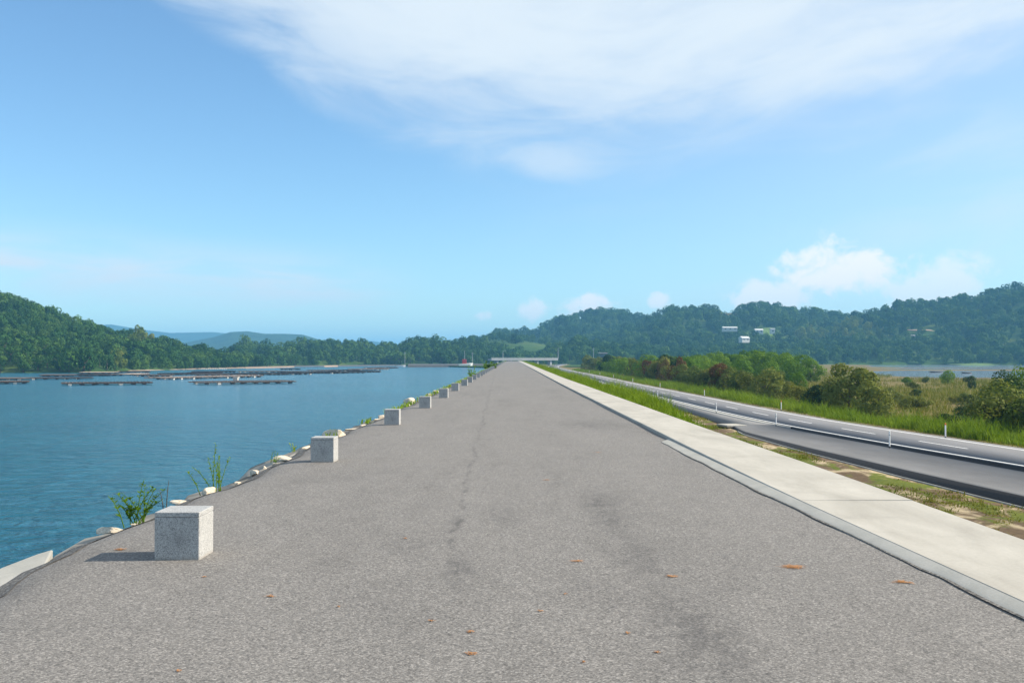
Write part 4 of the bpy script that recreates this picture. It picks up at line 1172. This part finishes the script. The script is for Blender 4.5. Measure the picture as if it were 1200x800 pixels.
for i, (x, y, s, n, l) in enumerate(NB): needles(x, y, s * .6, n, l, i)
for i, (x, y, s) in enumerate(((317, 699, 12), (677, 658, 16), (787, 676, 16), (551, 741, 11), (553, 767, 14), (633, 717, 8), (397, 711, 6), (209, 787, 7), (735, 743, 8), (505, 728, 7), (475, 631, 7), (663, 697, 5), (684, 777, 6), (770, 765, 8), (238, 676, 6), (640, 562, 10), (700, 470 + 60, 9))):
    needles(x, y, s * .55, 8 + int(s * 1.6), 'small rusty tuft of dry needles lying on the open asphalt', 20 + i)

# ------------------------------------------------------------------ oyster rafts
def raft_meshes(L_, W_, seed):
    r = random.Random(seed); fr = MB(); ps = MB()
    for i in range(7):
        y = -W_ / 2 + W_ * i / 6; fr.tube([(-L_ / 2 - r.uniform(0, .6), y, .38), (0, y + r.uniform(-.1, .1), .36 + r.uniform(-.03, .03)), (L_ / 2 + r.uniform(0, .6), y, .38)], .12, 5)
    n = int(L_ / .8)
    for i in range(n):
        x = -L_ / 2 + L_ * (i + .5) / n; ps.tube([(x, -W_ / 2 - r.uniform(.1, .7), .50), (x + r.uniform(-.15, .15), W_ / 2 + r.uniform(.1, .7), .50)], .10, 4)
    return fr.data('long_poles'), ps.data('cross_poles')
RM = [raft_meshes(20, 9, 50 + i) for i in range(3)]
fl = MB().tube([(0, -.45, .12), (0, .45, .12)], .40, 8).data('float'); fl.materials.append(M['foam'])
fb = MB().tube([(0, -.45, .1), (0, .45, .1)], .42, 8).data('float'); fb.materials.append(M['black_float'])
for a, b_ in RM: a.materials.append(M['raft_pole']); b_.materials.append(M['raft_pale'] if a is RM[2][0] else M['raft_pole'])
def raft(x0, x1, y, tilt, lab, k=0, white=.3, depth=9):
    a = gnd(x0, y, SEA); b_ = gnd(x1, y - tilt, SEA); c = (a + b_) / 2; v = b_ - a; L_ = math.hypot(v[0], v[1])
    o = empty('oyster_raft', (c[0], c[1] + depth / 2, SEA), math.atan2(v[1], v[0])); sx = L_ / 20; r = random.Random(int(x0 * 7 + y))
    for nm, me in (('long_poles', RM[k][0]), ('cross_poles', RM[k][1])):
        q = link(nm, me, None, o); q.scale = (sx, depth / 9, 1.15); q['kind'] = 'stuff'
    n = max(5, int(L_ / 2.6))
    for i in range(n):
        for yy in (-.5, .5):
            if r.random() < .85: link('float', fl if r.random() < white else fb, None, o, (-L_ / 2 + L_ * (i + .5) / n + r.uniform(-.4, .4), yy * depth * .92, 0))
    tag(o, lab, 'raft', 'oyster rafts moored in the inlet'); return o
raft(64, 168, 451.6, 1.0, 'long dark oyster raft floating alone, nearest to the embankment', 0, .15)
raft(223, 333, 450.6, 1.6, 'long brown oyster raft carrying a white box', 2, .3)
raft(-30, 23, 450, .5, 'dark oyster raft with a white float at its end by the hill', 1, .3)
raft(-40, 25, 445.6, .2, 'dark oyster raft just behind the one with a white end float', 1, .2)
raft(26, 100, 444.9, .6, 'long thin oyster raft behind the lone dark raft', 0, .5)
raft(180, 290, 444.9, 3.0, 'slanting oyster raft behind the one with the white box', 2, .5)
for x0, x1, y, tl, k, w in ((40, 80, 441.2, .2, 0, .1), (82, 122, 440.8, .3, 1, .1), (102, 138, 440.4, .2, 0, .2), (140, 162, 440, 0, 2, .5), (160, 188, 441.5, .4, 2, .5), (90, 130, 437.8, .1, 2, .1), (132, 170, 436.7, .2, 0, .1), (192, 222, 439.6, .6, 1, .2), (218, 250, 438.6, .3, 0, .1), (224, 262, 440.2, .2, 2, .1), (248, 285, 439.8, .4, 1, .3), (222, 254, 437, .2, 0, .3), (250, 272, 436.4, .1, 1, .5), (280, 326, 436.6, .5, 2, .2), (286, 328, 439.6, .4, 0, .1), (328, 354, 439, .3, 0, .2), (328, 353, 436.8, .2, 2, .2), (354, 386, 437.2, .4, 2, .4), (372, 392, 437.8, .4, 0, .1), (388, 416, 437.3, .4, 1, .1), (386, 412, 435, .3, 0, .2), (417, 433, 436.4, .3, 0, .1), (362, 388, 435.2, .2, 2, .3), (417, 444, 433.7, .6, 2, .3), (436, 456, 432.0, .7, 0, .2), (330, 345, 433.2, .1, 1, .3)):
    raft(x0, x1, y, tl, 'distant oyster raft in the crowded field off the wooded shore', k, w, 11)
q = gnd(271, 449.2, SEA); tag(MB().box(-.6, .6, -.5, .5, -.05, .65, .08).box(-.64, .64, -.54, .54, .66, .78, .04).build('white_box', M['foam'], loc=(q[0], q[1] + 4, SEA + .7)), 'white foam box with lid on the long brown oyster raft', 'box')
for i in range(18):
    q = gnd(229 + i * 2.1, 432.6 - i * .02, SEA)
    tag(MB().tube([(0, 0, -.4), (0, 0, -.2), (0, 0, .25), (0, 0, .5)], [.25, .42, .42, .15], 8).build('buoy', M['foam'], loc=(q[0], q[1], SEA)), 'white buoy in the line below the low headland', 'buoy', 'line of white buoys')

# ------------------------------------------------------------------ far shore details
def shore(pts, w, zt, m, lab, nm='beach'):
    Pn = [gnd(x, y, SEA) for x, y in pts]; v = []; f = []
    for i, p_ in enumerate(Pn):
        d = p_[:2] / np.linalg.norm(p_[:2]); wv = w * (1 + .5 * fbm(i * .7, 1, 91)); 
        v += [(p_[0], p_[1], SEA - .3), (p_[0] + d[0] * wv * .5, p_[1] + d[1] * wv * .5, SEA + zt * .5 * (1 + fbm(i * .9, 2, 92))), (p_[0] + d[0] * wv * 2.2, p_[1] + d[1] * wv * 2.2, SEA + zt)]
    for i in range(len(Pn) - 1):
        for j in range(2): f.append((i * 3 + j, i * 3 + j + 1, i * 3 + j + 4, i * 3 + j + 3))
    return tag(MB().add(v, f).build(nm, m, smooth=True), lab, 'beach', kind='structure')
shore([(x, y) for x, y in zip(np.linspace(-200, 100, 40), np.interp(np.linspace(-200, 100, 40), [-200, 0, 100], [439.5, 436.6, 436.3]))], 5, .9, M['beach_sand'], 'thin sandy beach under the steep green hill')
shore([(x, y) for x, y in zip(np.linspace(100, 290, 40), np.interp(np.linspace(100, 290, 40), [100, 200, 290], [436.3, 433.4, 431.3]))], 5, .7, M['beach_sand'], 'narrow rocky beach at the low end of the steep hill')
shore([(x, y) for x, y in zip(np.linspace(288, 345, 14), np.interp(np.linspace(288, 345, 14), [288, 345], [431.9, 430.4]))], 9, 1.0, M['beach_sand'], 'pale sandy spit under the low headland')
shore([(x, y) for x, y in zip(np.linspace(345, 470, 30), np.interp(np.linspace(345, 470, 30), [345, 470], [429.9, 428.4]))], 12, .9, M['quay_grey'], 'dark rocky waterline of the low headland')
shore([(380, 429.9), (386, 429.7), (392, 429.6), (396, 429.5)], 8, .9, M['bare_earth'], 'small orange earth bank at the foot of the headland', 'earth_bank')
# stone quay and low land reaching to the end of the embankment
q0 = gnd(478, 430.2, SEA); q1 = gnd(583, 429.6, SEA)
qb = MB().prism([(q0[0], q0[1]), (q1[0] + 4, q1[1]), (q1[0] + 40, q1[1] + 200), (q0[0] - 20, q0[1] + 200)], SEA - 1, SEA + 1.5)
qb.build('quay', M['quay_grey']); tag(bpy.data.objects['quay'], 'low dark stone quay on the far shore', 'quay')
lb = MB().prism([(-14, END - 6), (60, END - 6), (400, 1100), (-180, 1100)], SEA - 1, SEA + .9)
lb.build('far_flat', M['hill_ground']); tag(bpy.data.objects['far_flat'], 'flat green land where the embankment meets the shore', 'land', kind='structure')
# red and white boat with a mast
q = gnd(544.5, 429.9, SEA)
o = empty('moored_boat', (q[0], q[1] - 4, SEA), .2)
MB().add([(-4, -1.2, 0), (4, -1.2, 0), (5.5, 0, .2), (4, 1.2, 0), (-4, 1.2, 0), (-4.2, -1.5, 2.2), (4.4, -1.5, 2.4), (6.4, 0, 2.9), (4.4, 1.5, 2.4), (-4.2, 1.5, 2.2)], [(0, 1, 2, 3, 4), (9, 8, 7, 6, 5), (0, 5, 6, 1), (1, 6, 7, 2), (2, 7, 8, 3), (3, 8, 9, 4), (4, 9, 5, 0)]).build('hull', M['boat_white'], o)
MB().box(-1.6, 1.4, -1.0, 1.0, 2.3, 5.6, .1).build('cabin', M['red_paint'], o)
MB().tube([(.2, 0, 5.6), (.2, 0, 12.0)], [.16, .1], 6).build('mast', M['steel'], o)
tag(o, 'white boat with red cabin and tall mast at the far quay', 'boat')
q = gnd(470, 429.6, SEA); o = empty('small_boat', (q[0], q[1] - 3, SEA))
MB().add([(-3, -.9, -.1), (2, -.9, -.1), (3.4, 0, .1), (2, .9, -.1), (-3, .9, -.1), (-3.1, -1.1, .9), (2.2, -1.1, 1), (4, 0, 1.3), (2.2, 1.1, 1), (-3.1, 1.1, .9)], [(0, 1, 2, 3, 4), (9, 8, 7, 6, 5), (0, 5, 6, 1), (1, 6, 7, 2), (2, 7, 8, 3), (3, 8, 9, 4), (4, 9, 5, 0)]).build('hull', M['boat_white'], o)
tag(o, 'small open white boat floating off the brown hut', 'boat')
def house(px, py, D, w, d, h, rh, wall, roof, lab, nm='house', win=2, rz=0.):
    q = at(px, py, D); o = empty(nm, q, rz)
    MB().box(-w / 2, w / 2, -d / 2, d / 2, -2.0, h).build('wall', M[wall], o)
    MB().add([(-w / 2 - .4, -d / 2 - .5, h), (w / 2 + .4, -d / 2 - .5, h), (w / 2 + .4, d / 2 + .5, h), (-w / 2 - .4, d / 2 + .5, h), (-w / 2 - .4, 0, h + rh), (w / 2 + .4, 0, h + rh)], [(0, 1, 5, 4), (2, 3, 4, 5), (0, 4, 3), (1, 2, 5), (3, 2, 1, 0)]).build('roof', M[roof], o)
    for i in range(win):
        x = -w / 2 + w * (i + .5) / win
        wn = MB().box(x - .9, x + .9, -d / 2 - .06, -d / 2 + .02, h * .3, h * .75).build('window', M['house_white'], o)
        MB().box(x - .8, x + .8, -d / 2 - .09, -d / 2 - .05, h * .34, h * .71).build('pane', M['window_dark'], wn)
    tag(o, lab, 'house')
house(467, 425.5, 905, 6, 5, 3.4, 2.0, 'wood_brown', 'roof_grey', 'small brown wooden hut at the water under the headland', 'hut', 1)
house(855, 386.6, 1190, 17, 7, 2.6, 1.4, 'house_white', 'house_white', 'long low white greenhouse on the middle hill', 'greenhouse', 3)
house(889, 390, 1180, 9, 7, 3.2, 1.8, 'house_white', 'house_white', 'short white farmhouse on the middle hill clearing', 'house', 2)
house(905, 389.5, 1190, 5, 6, 3.6, 1.6, 'house_white', 'roof_grey', 'narrow white shed at the end of the hill clearing', 'shed', 1)
house(872, 399.4, 1120, 10, 7, 3.0, 2.2, 'house_white', 'house_white', 'bright white house below the greenhouse', 'house', 2, .4)
house(706, 416.5, 900, 8, 7, 1.8, 1.0, 'quay_grey', 'quay_grey', 'grey roofed low building among trees behind the bridge', 'farm_building', 3)
# bare clearings and terraces lying on the hillsides
def patch(surf, xa, xb, va, vb, m, lab, nm, lift=1.2, n=16):
    xs_ = np.linspace(xa, xb, n); v = []; k = 5
    for j in range(k):
        u = j / (k - 1); vv = va + (vb - va) * u + .10 * (vb - va) * fbm(xs_ * .2, xs_ * 0 + j, 93)
        sq = np.sqrt(np.clip(1 - ((xs_ - (xa + xb) / 2) / ((xb - xa) / 2)) ** 2, .05, 1)); vv = (va + vb) / 2 + (vv - (va + vb) / 2) * sq
        p_ = surf(xs_, vv); p_[:, 2] += lift; v.append(p_)
    V = np.stack(v, 0)
    return tag(link(nm, mesh_data(nm, V.reshape(-1, 3), grid_faces(k, n), True), M[m]), lab, 'field', kind='structure')
patch(BH, 836, 866, .88, 1.02, 'bare_earth', 'bare brown earth top of the middle hill', 'clearing', 2.5)
patch(BH, 735, 800, .06, .13, 'bare_earth', 'pale brown cleared strip at the foot of the middle hill', 'clearing')
patch(BH, 800, 850, .08, .16, 'field_green', 'green field strip at the foot of the middle hill', 'field')
patch(BH, 850, 930, .32, .46, 'field_green', 'terraced green field around the white houses', 'field')
patch(CH, 1040, 1112, .395, .42, 'hill_paving', 'grey retaining road cut across the tall hill', 'hill_road', 1.5)
patch(CH, 1032, 1052, .375, .395, 'bare_earth', 'small pale earth cut below the grey hill road', 'clearing', 1.5)
patch(CH, 1062, 1098, .475, .49, 'bare_earth', 'narrow brown terrace above the grey hill road', 'clearing', .5)
patch(MH, 262, 322, .3, .6, 'field_green', 'light green field on the low headland', 'field', .6)

# ------------------------------------------------------------------ bridge beyond the end of the embankment
BD = 760.0
b0 = at(576, 420, BD); b1 = at(654, 419, BD + 30)
v = b1 - b0; BL = math.hypot(v[0], v[1]); o = empty('bridge', (b0[0], b0[1], 0), math.atan2(v[1], v[0]))
MB().box(0, BL, 0, 6, .2, 1.4).build('deck', M['bridge_concrete'], o)
for i in range(3): MB().box(-.001, BL, -.15, -.02, 1.55 + i * .35, 1.68 + i * .35).build('rail', M['steel'], o)
MB().box(0, BL, -.12, .1, 1.4, 1.75).build('parapet', M['house_white'], o)
for i in range(5): MB().box(BL * (i + .5) / 5 - .8, BL * (i + .5) / 5 + .8, 1, 5, -6, .2).build('pier', M['bridge_concrete'], o)
for i in range(13): MB().box(BL * i / 12 - .06 + .07, BL * i / 12 + .13, -.1, .02, 1.7, 2.5).build('rail_post', M['steel'], o)
tag(o, 'long low grey road bridge with railings beyond the embankment', 'bridge')
def lamp(px, pyb, pyt, D, lab):
    q = at(px, pyb, D); H = (pyb - pyt) * D / F; o = empty('lamp_post', (q[0], q[1], q[2] - .5))
    MB().tube([(0, 0, 0), (0, 0, H + .5)], [.22, .14], 7).build('pole', M['steel'], o)
    MB().tube([(0, 0, H + .45), (.5, 0, H + .8), (1.4, 0, H + .9)], [.12, .1, .08], 6).build('arm', M['steel'], o)
    MB().box(1.2, 2.1, -.18, .18, H + .78, H + .98, .04).build('lamp_head', M['steel'], o)
    tag(o, lab, 'lamp')
lamp(589.4, 423.4, 411.5, 645, 'tall street lamp at the end of the granite cube row')
lamp(654, 419, 408, BD + 30, 'tall street lamp at the landward end of the bridge')
def upole(px, pyb, pyt, D, lab):
    q = at(px, pyb, D); H = (pyb - pyt) * D / F; o = empty('utility_pole', q)
    MB().tube([(0, 0, -2), (0, 0, H)], [.25, .18], 6).build('pole', M['bridge_concrete'], o)
    MB().box(-1.1, 1.1, -.08, .08, H - 1.2, H - 1.0).build('cross_arm', M['steel'], o); tag(o, lab, 'pole')
upole(474.5, 424, 412, 858, 'grey utility pole against the dark knoll')
upole(553.5, 424, 412.5, 800, 'grey utility pole to the right of the moored boat')
upole(695.5, 418, 407.5, 850, 'pale utility pole among trees behind the bridge')
# rocks in the tidal channel
for px_q, py_q, s, lab in ((1097, 436.2, 2.6, 'flat dark rock islet in the marsh channel'), (1132.5, 437.4, 1.7, 'small dark rock in the marsh channel beside the islet')):
    q = gnd(px_q, py_q, SEA); tag(link('channel_rock', rocks[2].copy(), None, None, (q[0], q[1], SEA + .1), .3, (s, s * 1.5, .7)), lab, 'rock')
    bpy.data.objects['channel_rock' if 'channel_rock.001' not in bpy.data.objects else 'channel_rock.001'].data.materials[0] = M['quay_grey']
mw, b = mat('calm_water', .03, .5)
b.inputs['IOR'].default_value = 1.333; mw.put(b.inputs['Base Color'], (.13, .16, .18))
mw.put(b.inputs['Normal'], mw.bump(mw.noise(mw.geo(), .8, 3, .5), 1.0, .55))
tag(link('marsh_channel', mesh_data('marsh_channel', [(90, 240, SEA + .03), (1500, 240, SEA + .03), (1500, 1150, SEA + .03), (90, 1150, SEA + .03)], [(0, 1, 2, 3)]), M['calm_water']), 'calm pale tidal water in the marsh channels', 'channel', kind='structure')
# low grassy bank far right across the channel
v0 = gnd(1128, 427.6, SEA); v1 = gnd(1420, 427.4, SEA)
bk = MB(); n = 30; vv = []
for i in range(n):
    u = i / (n - 1); p_ = v0 * (1 - u) + v1 * u; e = min(1, i / 3 + .2) * (1 + .3 * float(fbm(i * .5, 0, 94)))
    vv += [(p_[0], p_[1], SEA - .4), (p_[0], p_[1] + 4, SEA + 1.5 * e), (p_[0], p_[1] + 25, SEA + 2.4 * e), (p_[0], p_[1] + 120, SEA + 2.6)]
bk.add(vv, [(i * 4 + j, i * 4 + j + 1, i * 4 + j + 5, i * 4 + j + 4) for i in range(n - 1) for j in range(3)])
tag(bk.build('grass_bank', M['field_green'], smooth=True), 'low bright grassy bank across the marsh channel', 'bank', kind='structure')

# ------------------------------------------------------------------ haze
hz = bpy.data.materials.new('haze'); hz.use_nodes = True; nt = hz.node_tree
nt.nodes.clear(); ou = nt.nodes.new('ShaderNodeOutputMaterial'); pv = nt.nodes.new('ShaderNodeVolumePrincipled')
pv.inputs['Color'].default_value = (.22, .60, 1.0, 1); pv.inputs['Density'].default_value = .00022; pv.inputs['Anisotropy'].default_value = .0
nt.links.new(pv.outputs[0], ou.inputs['Volume'])
hb = MB().box(-11000, 11000, -1500, 11000, -7.2, 190)
o = hb.build('haze', hz); tag(o, 'thin blue summer haze over the bay and hills', 'haze', kind='stuff')
